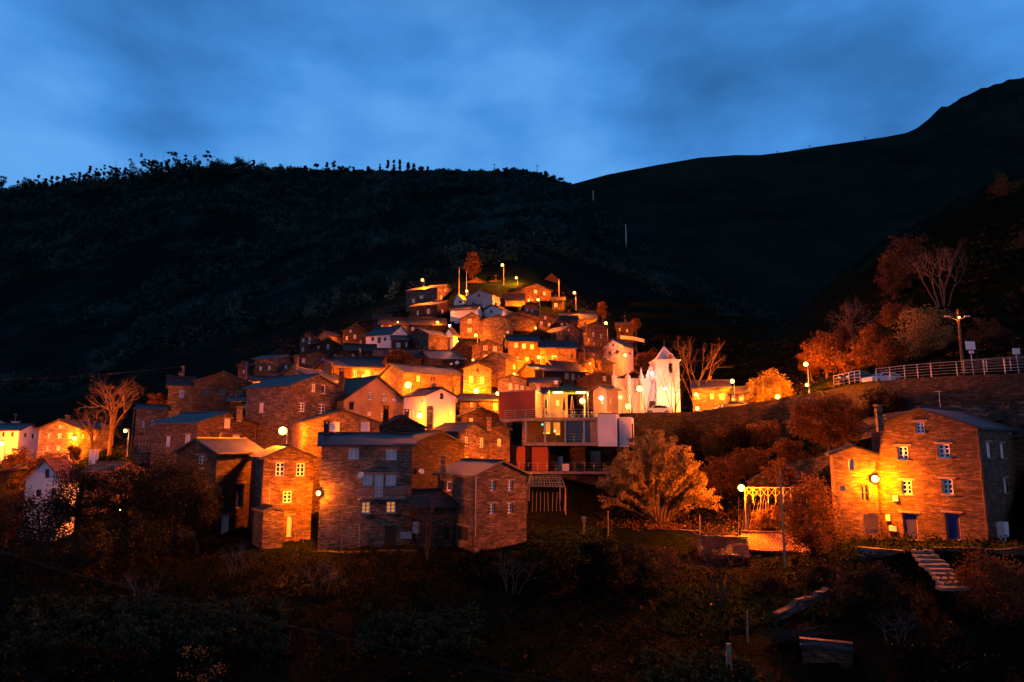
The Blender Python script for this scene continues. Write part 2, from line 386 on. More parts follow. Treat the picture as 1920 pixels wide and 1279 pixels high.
# ------------------------------------------------------------------ terrain (height field over bearing U and depth Y)
def zr(py, Y):   # height at depth Y seen at picture row py
    return Y * np.tan(PITCH + np.arctan((639.5 - np.asarray(py, dtype=float)) / F))
RIDGE = [(-700, 400), (-200, 372), (0, 354), (100, 346), (200, 337), (250, 326), (300, 320), (380, 314), (440, 316), (520, 320), (600, 321), (700, 322), (800, 322),
         (900, 322), (1000, 327), (1040, 335), (1085, 345), (1120, 368), (1200, 440), (1290, 520), (1390, 580), (1480, 600)]
def ridge_py(px): return float(np.interp(px, [a for a, b in RIDGE], [b for a, b in RIDGE]))
def ridge_Y(px): return float(np.interp(px, [-700, 1085, 1200, 1390, 1480], [470, 470, 400, 290, 240]))
V = [(56, 1035), (64, 990), (78, 908), (90, 838), (98, 792), (108, 750), (118, 712), (128, 672), (140, 628), (152, 590), (165, 552), (175, 525)]
COLS = {
 -700: [(30, 1290), (40, 1150), (55, 1030), (80, 940), (105, 880), (150, 820), (200, 760), (300, 610)],
 -80: [(30, 1290), (40, 1140), (48, 1075), (55, 1040), (65, 1000), (80, 925), (105, 868), (120, 845), (150, 800), (200, 735), (300, 590)],
 120: [(30, 1290), (40, 1135), (48, 1080), (58, 1040), (68, 1010), (80, 940), (100, 872), (115, 855), (130, 835), (160, 780), (200, 725), (300, 580)],
 300: [(30, 1290), (40, 1140), (52, 1062), (62, 1015), (75, 915), (90, 862), (110, 800), (125, 775), (160, 720), (300, 545)],
 470: [(30, 1290), (40, 1145), (54, 1040), (64, 985), (76, 900), (90, 845), (104, 785), (118, 730), (130, 705), (150, 680), (200, 620), (300, 500)],
 640: [(30, 1290), (40, 1150)] + V[:7] + [(128, 690), (136, 660), (150, 635), (180, 600), (300, 455)],
 760: [(30, 1290), (40, 1150)] + V[:9] + [(146, 615), (156, 602), (190, 555), (300, 435)],
 850: [(30, 1290), (40, 1150)] + V + [(190, 500), (300, 410)],
 990: [(30, 1290), (40, 1150), (56, 1040), (64, 985), (76, 925), (82, 892), (90, 888), (91.5, 786), (100, 780), (108, 750)] + V[6:] + [(190, 490), (300, 405)],
 1060: [(30, 1290), (40, 1150), (50, 1075), (58, 1020), (66, 980), (76, 925), (81, 892), (90, 888), (91.5, 784), (103, 782), (110, 745), (118, 715), (128, 680), (140, 635), (152, 600), (160, 575), (172, 545), (200, 500), (300, 425)],
 1150: [(30, 1290), (40, 1150), (50, 1075), (58, 1020), (63, 992), (70, 985), (82, 910), (92, 885), (97.5, 868), (99, 780), (112, 778), (118, 760), (126, 712), (136, 672), (146, 645), (160, 610), (180, 570), (220, 520), (300, 470)],
 1250: [(30, 1290), (40, 1150), (50, 1080), (58, 1030), (63, 992), (70, 988), (84, 920), (94, 870), (99.5, 850), (101.5, 780), (118, 776), (126, 760), (140, 700), (155, 655), (175, 610), (200, 575), (250, 530)],
 1350: [(30, 1290), (40, 1150), (50, 1085), (58, 1035), (64, 1000), (72, 975), (84, 910), (94, 865), (99.5, 845), (102.5, 772), (118, 768), (126, 765), (140, 725), (160, 670), (185, 615), (220, 585), (250, 560)],
 1470: [(30, 1290), (38, 1150), (46, 1090), (54, 1040), (62, 990), (72, 930), (84, 880), (94, 840), (98.5, 830), (100.5, 752), (116, 748), (126, 735), (140, 690), (160, 650), (200, 610)],
 1570: [(30, 1290), (36, 1180), (42, 1110), (48, 1030), (56, 1008), (64, 935), (70, 850), (78, 825), (85.5, 795), (87.5, 727), (96, 722), (104, 700), (120, 640), (150, 570), (190, 530), (240, 560)],
 1680: [(30, 1290), (35, 1200), (40, 1120), (43, 1085), (45, 1028), (50, 1019), (57, 1005), (61, 890), (66, 820), (70, 790), (72.5, 716), (80, 712), (86, 670), (100, 600), (130, 530), (160, 480), (190, 450), (240, 500)],
 1800: [(30, 1290), (35, 1200), (40, 1120), (42, 1090), (44, 1030), (50, 1019), (57, 1005), (58, 900), (60, 820), (64, 780), (65.5, 708), (73, 704), (78, 660), (95, 570), (125, 470), (155, 410), (185, 380), (240, 430)],
 1950: [(30, 1290), (35, 1200), (40, 1120), (42, 1090), (45, 1030), (51, 1019), (54, 900), (56, 820), (58, 790), (60, 702), (67, 697), (72, 650), (90, 540), (120, 420), (150, 350), (180, 310), (240, 360)],
 2600: [(30, 1290), (35, 1200), (40, 1120), (45, 1060), (51, 1019), (56, 850), (60, 720), (67, 700), (90, 520), (120, 400), (150, 320), (180, 290), (240, 340)],
}
YS = np.concatenate([np.arange(0, 30, 2.0), np.arange(30, 130, .6), np.arange(130, 200, 1.4), np.arange(200, 600, 6.0)])
US = np.concatenate([np.arange(-700, -60, 40.0), np.arange(-60, 2000, 7.0), np.arange(2000, 2640, 40.0)])
def build_profile():
    keys = sorted(COLS); prof = []
    for k in keys:
        p = list(COLS[k])
        if k <= 1480:
            ry, rY = ridge_py(k), ridge_Y(k)
            p = [q for q in p if q[0] < rY - 20]
            p += [(rY, ry), (rY + 40, ry + 25), (rY + 200, ry + 160)]
        else: p += [(400, 640), (600, 700)]
        ys = [0, 6, 14, 24] + [q[0] for q in p]; zs = [-1.7, -3.4, -8.0, -10.9] + [float(zr(q[1], q[0])) for q in p]
        prof.append(np.interp(YS, ys, zs))
    prof = np.array(prof)                       # (cols, Y)
    Z = np.array([np.interp(US, keys, prof[:, j]) for j in range(len(YS))]).T    # (U, Y)
    # exact ridge outline between the columns
    for i, u in enumerate(US):
        if u <= 1085:
            want = float(zr(ridge_py(u), 470)); w = np.clip((YS - 300) / 170, 0, 1)
            j = int(np.argmin(abs(YS - 470))); Z[i] += (want - Z[i, j]) * w * w
    # soften
    for _ in range(1):
        Z[1:-1] = (Z[:-2] + 2 * Z[1:-1] + Z[2:]) / 4
    X = (US[:, None] - 960) / F * YS[None, :]; Y = np.broadcast_to(YS[None, :], X.shape)
    amp = np.interp(YS, [0, 40, 60, 130, 200, 480], [.5, .5, .25, .5, 2.0, 4.5])[None, :]
    ridgefade = np.clip(np.abs(YS - 470) / 60, .15, 1)[None, :]
    Z = Z + fbm(X / 9, Y / 9, 3, 3) * amp * .6 * ridgefade + fbm(X / 45, Y / 45, 3, 9) * np.interp(YS, [0, 120, 250, 480], [0, 0, 5, 9])[None, :] * ridgefade
    # cultivation terraces on the slope right of the village and left
    t = np.clip((Y - 135) / 10, 0, 1) * np.clip((235 - Y) / 15, 0, 1) * np.clip((US[:, None] - 1130) / 60, 0, 1)
    t2 = np.clip((Y - 76) / 4, 0, 1) * np.clip((150 - Y) / 15, 0, 1) * np.clip((US[:, None] - 1560) / 60, 0, 1)
    st = 2.4; q = Z / st; fr = q - np.floor(q); Zt = (np.floor(q) + np.clip((fr - .72) / .28, 0, 1)) * st
    Z = Z + (Zt - Z) * np.clip(t + t2, 0, 1) * .75
    return X, np.array(Y), Z
TX, TY, TZ = build_profile()
def gz(x, y):
    """terrain height"""
    if y < 1: return -2
    u = 960 + F * x / y
    i = int(np.clip(np.searchsorted(US, u) - 1, 0, len(US) - 2)); j = int(np.clip(np.searchsorted(YS, y) - 1, 0, len(YS) - 2))
    a = np.clip((u - US[i]) / (US[i + 1] - US[i]), 0, 1); b = np.clip((y - YS[j]) / (YS[j + 1] - YS[j]), 0, 1)
    return float((TZ[i, j] * (1 - a) + TZ[i + 1, j] * a) * (1 - b) + (TZ[i, j + 1] * (1 - a) + TZ[i + 1, j + 1] * a) * b)
def gpt(px, Y):
    """point on the ground at bearing px, depth Y"""
    x = (px - 960) / F * Y
    for _ in range(3):
        z = gz(x, Y); t = math.atan2(z, Y) - PITCH; py = 639.5 - F * math.tan(t); x = pt(px, py, Y).x
    return Vector((x, Y, gz(x, Y)))
FOOT = []   # house footprints: (corners, base z)
def finish_terrain():
    for cs, zb in FOOT:
        c = sum(cs, Vector((0, 0))) / len(cs)
        cs2 = [c + (p - c) * 1.06 for p in cs]
        xs = [p.x for p in cs2]; ys = [p.y for p in cs2]
        m = (TX > min(xs)) & (TX < max(xs)) & (TY > min(ys)) & (TY < max(ys))
        idx = np.argwhere(m)
        n = len(cs2)
        for i, j in idx:
            x, y = TX[i, j], TY[i, j]; s = 0
            for k in range(n):
                a, b = cs2[k], cs2[(k + 1) % n]
                cr = (b.x - a.x) * (y - a.y) - (b.y - a.y) * (x - a.x); s += 1 if cr > 0 else -1
            if abs(s) == n and TZ[i, j] > zb - .15: TZ[i, j] = zb - .15
    nu, ny = TX.shape
    v = np.stack([TX, TY, TZ], -1).reshape(-1, 3)
    i, j = np.meshgrid(np.arange(nu - 1), np.arange(ny - 1), indexing='ij'); a = (i * ny + j).ravel()
    f = np.stack([a, a + ny, a + ny + 1, a + 1], -1)
    o = raw_mesh('terrain', v, f, 'ground', smooth=True); tag(o, kind='structure')
def mountain():
    rid = [(300, 420), (900, 375), (1000, 362), (1080, 345), (1150, 327), (1250, 309), (1330, 296), (1400, 291), (1450, 291), (1500, 285), (1560, 276), (1620, 268), (1700, 257),
           (1745, 249), (1762, 243), (1775, 231), (1800, 216), (1818, 203), (1850, 190), (1885, 174), (1920, 161), (2000, 140), (2200, 160), (2600, 260)]
    U = np.arange(300, 2600, 6.0); YY = np.concatenate([np.arange(260, 760, 12.0), np.arange(760, 1000, 10.0)])
    ry = np.interp(U, [a for a, b in rid], [b for a, b in rid])
    Z = np.zeros((len(U), len(YY)))
    for i, u in enumerate(U):
        py = np.interp(YY, [260, 330, 450, 600, 720, 820], [700, 620, 540, 460, 400, 0]) if False else None
        fr = np.interp(YY, [260, 330, 450, 600, 720, 820], [1.25, 1.0, .72, .42, .18, 0])
        rows = ry[i] + fr * (640 - ry[i])
        z = zr(rows, YY)
        zt = float(zr(ry[i], 820))
        z = np.where(YY > 820, zt - (YY - 820) * .5, z); Z[i] = z
    X = (U[:, None] - 960) / F * YY[None, :]; Y = np.broadcast_to(YY[None, :], X.shape)
    fade = np.clip(np.abs(YY - 820) / 90, .04, 1)[None, :]
    rock = np.clip((U[:, None] - 1700) / 120, .35, 1)
    Z = Z + fbm(X / 120, Y / 120, 5, 21) * 38 * fade * rock + fbm(X / 14, Y / 14, 3, 5) * 4.5 * rock * np.clip(fade * 2, 0, 1)
    Z += (np.clip((U[:, None] - 1740) / 30, 0, 1) * vnoise(X / 9, Y / 9, 8) * 5)
    v = np.stack([X, Y, Z], -1).reshape(-1, 3); ny = len(YY)
    i, j = np.meshgrid(np.arange(len(U) - 1), np.arange(ny - 1), indexing='ij'); a = (i * ny + j).ravel()
    tag(raw_mesh('mountain', v, np.stack([a, a + ny, a + ny + 1, a + 1], -1), 'mountain', smooth=True), kind='structure')
mountain()

# ------------------------------------------------------------------ houses
DMAP = [(520, 176), (545, 166), (565, 158), (585, 151), (600, 146), (620, 140), (640, 134), (660, 129), (680, 124), (700, 119), (720, 113), (740, 107), (770, 100), (800, 93), (830, 87), (860, 81), (890, 75), (930, 70), (990, 62), (1030, 57)]
def depth(yb): return float(np.interp(yb, [a for a, b in DMAP], [b for a, b in DMAP]))
def clip_poly(P, side):
    """keep the part of polygon P (list of (u,z)) where side(p) >= 0"""
    out = []
    for k in range(len(P)):
        a, b = P[k], P[(k + 1) % len(P)]; fa, fb = side(a), side(b)
        if fa >= 0: out.append(a)
        if (fa >= 0) != (fb >= 0):
            t = fa / (fa - fb); out.append((a[0] + (b[0] - a[0]) * t, a[1] + (b[1] - a[1]) * t))
    return out
def cut_wall(mb, O, d, n, L, z0, ze, rise, wins, rec=.22):
    """wall from O along d (2-D unit), outward normal n; gable if rise > 0; wins: (u, z, w, h) rectangles cut out with reveals"""
    us = sorted({0.0, L} | {q for w in wins for q in (w[0] - w[2] / 2, w[0] + w[2] / 2)})
    zt = ze + rise
    zs = sorted({z0, zt} | {q for w in wins for q in (w[1] - w[3] / 2, w[1] + w[3] / 2)})
    P = lambda u, z, r=0: (O.x + d.x * u - n.x * r, O.y + d.y * u - n.y * r, z)
    for a, b in zip(us[:-1], us[1:]):
        for c, e in zip(zs[:-1], zs[1:]):
            mu, mz = (a + b) / 2, (c + e) / 2
            if any(abs(mu - w[0]) < w[2] / 2 and abs(mz - w[1]) < w[3] / 2 for w in wins): continue
            poly = [(a, c), (b, c), (b, e), (a, e)]
            if rise > 0:
                poly = clip_poly(poly, lambda p: ze + rise * 2 * p[0] / L - p[1])
                if len(poly) > 2: poly = clip_poly(poly, lambda p: ze + rise * 2 * (L - p[0]) / L - p[1])
            if len(poly) > 2: mb.quad([P(*p) for p in poly], poly)
    for w in wins:
        a, b, c, e = w[0] - w[2] / 2, w[0] + w[2] / 2, w[1] - w[3] / 2, w[1] + w[3] / 2
        for (p, q) in (((a, c), (a, e)), ((b, e), (b, c)), ((b, c), (a, c)), ((a, e), (b, e))):
            mb.quad([P(*p), P(*q), P(*q, rec), P(*p, rec)], [(0, p[1]), (0.1, q[1]), (.2, q[1]), (.2, p[1])])
WK = {  # kind: (name, frame material, pane material, muntin columns, rows)
 'w': ('window', 'frame_white', 'curtain', 2, 1), 'g': ('window', 'frame_white', 'glass', 2, 3), 'm': ('window', 'frame_white', 'curtain', 2, 3),
 'd': ('window', 'wood', 'glass', 2, 2), 'h': ('window_hole', 'wood', 'opening', 1, 1), 'o': ('window', 'frame_white', 'glow_window', 2, 3), 'p': ('window', 'frame_white', 'shutter_pink', 1, 1),
 'B': ('door', 'lintel', 'door_blue', 1, 1), 'D': ('door', 'wood', 'wood', 2, 1), 'W': ('door', 'frame_white', 'curtain', 2, 4), 's': ('window', 'frame_white', 'frame_white', 1, 1), 'b': ('window', 'frame_white', 'door_blue', 1, 1)}
def window(kind, par, O, d, n, u, z, w, h, rec=.17, lintel=False):
    nm, fm, pm, nc, nr = WK[kind]
    P = lambda uu, zz, r: Vector((O.x + d.x * uu - n.x * r, O.y + d.y * uu - n.y * r, zz))
    ax = Vector((d.x, d.y, 0)); ay = Vector((-n.x, -n.y, 0))
    mb = MB(); t = min(.09, w * .14); dp = .06
    def bx(u0, u1, z0, z1, r, dep): mb.box(P((u0 + u1) / 2, (z0 + z1) / 2, r), u1 - u0, dep, z1 - z0, ax=ax, ay=ay)
    a, b, c, e = u - w / 2 + .004, u + w / 2 - .004, z - h / 2 + .004, z + h / 2 - .004
    bx(a, a + t, c, e, rec - .02, dp); bx(b - t, b, c, e, rec - .02, dp); bx(a + t, b - t, c, c + t, rec - .02, dp); bx(a + t, b - t, e - t, e, rec - .02, dp)
    m = t * .5
    for k in range(1, nc): x = a + (b - a) * k / nc; bx(x - m * 1.3, x + m * 1.3, c + t, e - t, rec - .018, dp * .7)
    if w > .45:
        for k in range(1, nr):
            zz = c + (e - c) * k / nr
            for q in range(nc):
                x0 = a + t if q == 0 else a + (b - a) * q / nc + m * 1.3; x1 = b - t if q == nc - 1 else a + (b - a) * (q + 1) / nc - m * 1.3
                bx(x0, x1, zz - m * .8, zz + m * .8, rec - .014, dp * .5)
    o = mb.build(nm, fm, par)
    pb = MB(); pb.quad([P(a, c, rec + .02), P(b, c, rec + .02), P(b, e, rec + .02), P(a, e, rec + .02)], [(0, 0), (w, 0), (w, h), (0, h)])
    pb.quad([P(b, c, rec + .05), P(a, c, rec + .05), P(a, e, rec + .05), P(b, e, rec + .05)]); 
    pb.build('door_leaf' if nm == 'door' else 'pane', pm, o)
    if lintel:
        lb = MB(); lb.box(P(u, e + .10, -.012), w + .5, .06, .15, ax=ax, ay=ay)
        lb.build('stone_lintel', 'lintel', o)
        if nm != 'door': MB().box(P(u, c - .06, -.03), w + .24, .12, .08, ax=ax, ay=ay).build('stone_sill', 'lintel', o)
    return o
def roof_mesh(O, er, ec, L, W, ze, rise, par, mat, o=.35, t=.17, hips=0, jit=.05):
    """gable roof, ridge along er (length L), across ec (width W)"""
    mb = MB(); n = max(3, int(L / 1.6)); half = W / 2; k = rise / half; sl = math.hypot(1, k)
    rows = [(-o, ze - k * o), (0, ze), (half * .5, ze + rise * .5), (half, ze + rise), (half * 1.5, ze + rise * .5), (W, ze), (W + o, ze - k * o)]
    st = [-o + (L + 2 * o) * i / n for i in range(n + 1)]
    G = [[None] * 7 for _ in st]; Bm = [[None] * 7 for _ in st]
    for i, s in enumerate(st):
        for j, (c, z) in enumerate(rows):
            dz = rnd.uniform(-jit, jit) if 0 < i < n or j not in (0, 6) else rnd.uniform(-jit, jit) * .5
            b = Vector((O.x + er.x * s + ec.x * c, O.y + er.y * s + ec.y * c, z))
            G[i][j] = b + Vector((0, 0, t + dz + .02)); Bm[i][j] = b + Vector((0, 0, dz * .2 + .02))
    for i in range(n):
        for j in range(6):
            uv = [(st[i], rows[j][0] * sl), (st[i + 1], rows[j][0] * sl), (st[i + 1], rows[j + 1][0] * sl), (st[i], rows[j + 1][0] * sl)]
            mb.quad([G[i][j], G[i + 1][j], G[i + 1][j + 1], G[i][j + 1]], uv); mb.quad([Bm[i][j + 1], Bm[i + 1][j + 1], Bm[i + 1][j], Bm[i][j]], uv)
        mb.quad([Bm[i][0], Bm[i + 1][0], G[i + 1][0], G[i][0]]); mb.quad([G[i][6], G[i + 1][6], Bm[i + 1][6], Bm[i][6]])
    for j in range(6):
        mb.quad([Bm[0][j + 1], Bm[0][j], G[0][j], G[0][j + 1]]); mb.quad([Bm[n][j], Bm[n][j + 1], G[n][j + 1], G[n][j]])
    # ridge stones
    a = Vector((O.x + ec.x * half - er.x * o, O.y + ec.y * half - er.y * o, ze + rise + t + .05)); b = a + Vector((er.x, er.y, 0)) * (L + 2 * o)
    mb.bar(a, b, .32, .09)
    return mb.build('roof', mat, par)
def chimney(par, px, y0, y1, wpx, Y, mat='stone_dark', label=None, cap=True):
    a = pt(px, y0, Y); b = pt(px, y1, Y); w = wpx / F * Y; mb = MB(); h = a.z - b.z + .5
    mb.box((a.x, a.y, a.z - h / 2), w, w * .8, h)
    if cap:
        for sx in (-1, 1):
            for sy in (-1, 1): mb.box((a.x + sx * w * .38, a.y + sy * w * .3, a.z + .11), w * .2, w * .2, .22)
        mb.box((a.x, a.y, a.z + .26), w * 1.35, w * 1.15, .08)
    o = mb.build('chimney', mat, par)
    if label: o['label'] = label
    return o
HS = {}
def hash_(k): return sum((i + 3) * ord(c) * 17 for i, c in enumerate(k)) % 1009
def house(key, label, xl, xm, xr, ye, yb, g, ap, mat='stone', roof='slate', wins=(), Y=None, k=1.0, a=None, Lmax=13, Ll=None, Lr=None, chim=(), dish=(), lintel=False, cat='house', group='houses of the hillside village', o=.35, name=None, jit=.05, dz=0):
    Y = Y or depth(yb); C = pt(xm, ye, Y); zb = pt(xm, yb, Y).z; phi = math.atan2(C.x, C.y); lp, rp = xm - xl, xr - xm
    if a is None:
        if lp <= 3: ar = 0
        elif rp <= 3: ar = 90
        else: ar = min(80, max(10, math.degrees(math.atan2(lp * k, rp))))
    else: ar = a
    aw = R(ar) - phi
    dr = Vector((math.cos(aw), math.sin(aw))); dl = Vector((-math.sin(aw), math.cos(aw)))
    def solve(px, d):
        rr = ray(px, ye); q = rr.x / rr.y; den = d.x - q * d.y
        return (q * C.y - C.x) / den if abs(den) > 1e-4 else 99
    lr = Lr or (solve(xr, dr) if rp > 3 else None); ll = Ll or (solve(xl, dl) if lp > 3 else None)
    if lr is None: lr = min(ll, 8)
    if ll is None: ll = min(max(lr, 4), 8)
    if not (0 < lr < Lmax): lr = Lmax
    if not (0 < ll < Lmax): ll = Lmax
    O = Vector((C.x, C.y)); A = O + dl * ll; B = O + dr * lr; D = A + dr * lr
    Mg = O + (dr * lr if g == 'R' else dl * ll) / 2
    rise = float(zr(ap, Mg.y)) - C.z if ap else .6
    half = (lr if g == 'R' else ll) / 2
    rise = min(max(rise, .12 * half), 1.15 * half)
    z0 = min([zb] + [gz(p.x, p.y) for p in (O, A, B)]) - .6
    if z0 < zb - 9: z0 = zb - 9
    FOOT.append(([O, B, D, A], zb))
    root = thing(name or 'stone_house' if mat.startswith('stone') else name or 'rendered_house', (O.x + (dr.x * lr + dl.x * ll) / 2, O.y + (dr.y * lr + dl.y * ll) / 2, z0), label, cat, group)
    wl = []; wr = []
    nR = Vector((dr.y, -dr.x)); nL = Vector((-dl.y, dl.x))   # outward normals
    dA = -dl                                                 # left wall runs from A to O
    zc = camo.location
    todo = []
    for w in wins:
        px, py, wp, hp, kd = w[:5]; side = w[5] if len(w) > 5 else ('R' if px > xm else 'L')
        if rp <= 3: side = 'L'
        if lp <= 3: side = 'R'
        OO, d, n, L_ = (O, dr, nR, lr) if side == 'R' else (A, dA, nL, ll)
        def hit(px_, py_):
            r = ray(px_, py_); t = (OO.x * n.x + OO.y * n.y) / (r.x * n.x + r.y * n.y); p = r * t
            return (p.x - OO.x) * d.x + (p.y - OO.y) * d.y, p.z
        u, z = hit(px, py); u0, _ = hit(px - wp / 2, py); u1, _ = hit(px + wp / 2, py); _, za = hit(px, py - hp / 2); _, zb2 = hit(px, py + hp / 2)
        W = min(max(abs(u1 - u0), .35), 3.2); H = min(max(abs(za - zb2), .4), 3.5)
        u = min(max(u, W / 2 + .12), L_ - W / 2 - .12)
        if W > L_ - .3: W = L_ - .4; u = L_ / 2
        # keep inside the gable line
        if (g == side): top = C.z + rise * (1 - abs(2 * u / L_ - 1)) - .15
        else: top = C.z - .12
        if z + H / 2 > top: z = top - H / 2
        lst = wr if side == 'R' else wl
        if any(abs(u - q[0]) < (W + q[2]) / 2 + .05 and abs(z - q[1]) < (H + q[3]) / 2 + .05 for q in lst): continue
        lst.append((u, z, W, H)); todo.append((kd, OO, d, n, u, z, W, H))
    mb = MB()
    cut_wall(mb, O, dr, nR, lr, z0, C.z, rise if g == 'R' else 0, wr)
    cut_wall(mb, A, dA, nL, ll, z0, C.z, rise if g == 'L' else 0, wl)
    cut_wall(mb, B, dl, Vector((dl.y, -dl.x)), ll, z0, C.z, rise if g == 'L' else 0, [])
    cut_wall(mb, D, -dr, -nR, lr, z0, C.z, rise if g == 'R' else 0, [])
    wall = mb.build('wall', mat, root)
    for (kd, OO, d, n, u, z, W, H) in todo: window(kd, root, OO, d, n, u, z, W, H, lintel=lintel)
    if g == 'R': rf = roof_mesh(O, dl, dr, ll, lr, C.z, rise, root, roof, o=o, jit=jit)
    else: rf = roof_mesh(O, dr, dl, lr, ll, C.z, rise, root, roof, o=o, jit=jit)
    if not chim and lr > 3.2 and ll > 3.2 and hash_(key) % 5 < 2:
        er, ec, Lr_, Wr_ = (dl, dr, ll, lr) if g == 'R' else (dr, dl, lr, ll); t_ = .25 + .5 * ((hash_(key) // 7) % 10) / 10; q_ = O + er * (Lr_ * t_) + ec * (Wr_ * .56); zz = C.z + rise
        cb = MB(); cb.box((q_.x, q_.y, zz + .1), .5, .42, 1.1, ax=(dr.x, dr.y, 0))
        for sx in (-1, 1): cb.box((q_.x + sx * .18, q_.y, zz + .74), .10, .36, .18)
        cb.box((q_.x, q_.y, zz + .87), .66, .56, .07, ax=(dr.x, dr.y, 0)); cb.build('chimney', mat if mat.startswith('stone') else 'stone_grey', rf)
    if hash_(key) % 7 == 3:
        q_ = O + (dl * ll + dr * lr) * .5; zz = C.z + rise; ab = MB(); ab.tube((q_.x, q_.y, zz - .2), (q_.x, q_.y, zz + 1.7), .022, .018, 5)
        for k_ in range(5): ab.tube((q_.x - .32 + k_ * .02, q_.y - .25 + k_ * .13, zz + 1.62), (q_.x + .32 - k_ * .02, q_.y - .25 + k_ * .13, zz + 1.62), .010, .010, 4)
        ab.tube((q_.x, q_.y - .3, zz + 1.62), (q_.x, q_.y + .35, zz + 1.62), .012, .012, 4); ab.build('aerial', 'metal', rf)
    for c in chim:
        px, y0, y1, wp = c[:4]; chimney(rf, px, y0, y1, wp, Y + (c[4] if len(c) > 4 else 2.0), c[5] if len(c) > 5 else 'stone_dark')
    for (px, py, rp_) in dish:
        side = 'R' if px > xm or lp <= 3 else 'L'
        OO, n = (O, nR) if side == 'R' else (A, nL)
        r = ray(px, py); t = (OO.x * n.x + OO.y * n.y) / (r.x * n.x + r.y * n.y); p = r * t
        make_dish(root, p + Vector((n.x, n.y, 0)) * .35, rp_ / F * p.y, n)
    HS[key] = dict(root=root, C=C, O=O, dl=dl, dr=dr, ll=ll, lr=lr, nR=nR, nL=nL, zb=zb, rise=rise)
    return root
def make_dish(par, p, r, n):
    mb = MB(); ax = Vector((n.x * .8 - .3, n.y * .8, .45)).normalized(); e1 = ax.cross(Vector((0, 0, 1))).normalized(); e2 = ax.cross(e1); K = 14
    ring = lambda rr, off: [p + ax * off + (e1 * math.cos(2 * math.pi * i / K) + e2 * math.sin(2 * math.pi * i / K)) * rr for i in range(K)]
    r0, r1, r2 = ring(r * .05, 0), ring(r * .6, r * .1), ring(r, r * .28); q0, q1, q2 = ring(r * .05, -.03), ring(r * .6, r * .1 - .03), ring(r, r * .28 - .03)
    for A_, B_ in ((r0, r1), (r1, r2), (r2, q2), (q2, q1), (q1, q0)):
        for i in range(K): j = (i + 1) % K; mb.quad([A_[i], A_[j], B_[j], B_[i]])
    mb.tube(p + ax * .0, p - Vector((n.x, n.y, .25)) * .45, .03, .03); mb.tube(p - e2 * r * .9 + ax * r * .25, p + ax * r * .9, .015, .015)
    return mb.build('satellite_dish', 'frame_white', par)

# -- houses, from the top of the village down.  (key, label, xl, xm, xr, eave row, base row, gable side, ridge row, ...)
H = house
# top
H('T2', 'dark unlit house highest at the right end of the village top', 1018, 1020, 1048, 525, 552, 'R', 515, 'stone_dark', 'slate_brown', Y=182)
H('T1', 'reddish lit house at the very top behind the grey gabled house', 868, 870, 917, 532, 556, 'R', 522, 'stone', 'slate_brown', [(902.7, 536, 5, 7, 'w'), (888, 535, 5, 6, 'w')], Y=176)
H('T3', 'low shed with tilted roof beside the topmost lit house', 917, 919, 941, 534, 556, 'L', 528, 'stone', 'slate_brown', Y=177, cat='shed')
H('A1', 'long dark stone house below the leftmost top street lamp', 762, 820, 853, 540.5, 600, 'R', 535, 'stone_grey', 'slate', [(775, 564, 6, 8, 'w'), (790, 557, 7, 6, 'w'), (835, 544, 4, 5, 'w'), (828, 558, 4, 9, 'w'), (842, 560, 4, 9, 'o')], Y=163)
H('B1', 'gabled stone house behind the tall lamp right of the hilltop', 953, 979.5, 1033, 541, 592, 'R', 534, 'stone', 'slate_brown', [(1004.6, 547, 6, 7, 'w'), (1021, 550, 5, 7, 'w'), (992, 563, 5, 7, 'w'), (1021.5, 568.3, 5.5, 7, 'w')], Y=161)
H('B2', 'plain low-roofed stone house joined right of the hilltop gable', 1033, 1035, 1058, 563, 600, 'L', 559, 'stone_dark', 'slate_brown', [(1042, 572, 6, 7, 'w'), (1042, 590.5, 4, 6, 'w')], Y=159)
H('A9', 'low house with brightly lit orange wall near the hilltop', 944, 947, 983, 563, 592, 'L', 551, 'stone_pale', 'slate_brown', [(969, 578, 3, 6, 'w')], Y=158)
H('A3', 'grey plastered gabled house near the top of the village', 874.6, 923.7, 948, 552.6, 585, 'L', 544, 'plaster_grey', 'slate_brown', [(897.5, 554, 4, 6, 'd'), (887.5, 570, 5, 6, 'd'), (907, 571, 5, 12, 'W'), (928, 569, 3, 7, 'w'), (941.7, 575, 3, 7, 'w')], Y=155)
H('A3b', 'tiny white gabled house squeezed left of the grey plastered gable', 851, 868, 877, 562, 585, 'L', 553, 'plaster_white', 'slate', [(862, 566, 5, 5, 'd')], Y=157)
H('A2', 'stone house with four small windows under the long dark hilltop house', 768, 820, 852, 571, 620, 'R', 565, 'stone', 'slate_brown', [(783, 587, 4, 9, 'w'), (803, 583.5, 5, 9, 'w'), (830, 584, 4, 8, 'w'), (803, 602, 4, 9, 'w')], Y=150)
H('A4', 'bluish white house with brown roof in the upper village', 844.5, 893, 906, 580, 630, 'R', 573, 'plaster_white', 'slate_brown', [(860, 592, 4, 10, 'w'), (878, 589, 5, 10, 'w'), (859.6, 608, 4, 9, 'g')], Y=146)
H('A5', 'white gabled house right of the bluish white upper house', 903, 942.6, 966, 580.5, 610, 'L', 572.7, 'plaster_white', 'slate_brown', [(921, 584, 4, 6, 'd')], Y=149)
H('B3', 'narrow stone house with two small windows left of a street lamp pole', 979, 981, 1009, 574, 604, 'R', 567, 'stone', 'slate_brown', [(988.3, 581, 4, 6, 'w'), (997.5, 583.3, 3.5, 6, 'w')], Y=151)
H('A8', 'large dark blank gable behind the upper village', 944, 946, 1006, 594, 635, 'R', 585.6, 'stone_dark', 'slate_brown', [(962, 607, 3, 6, 'w')], Y=142)
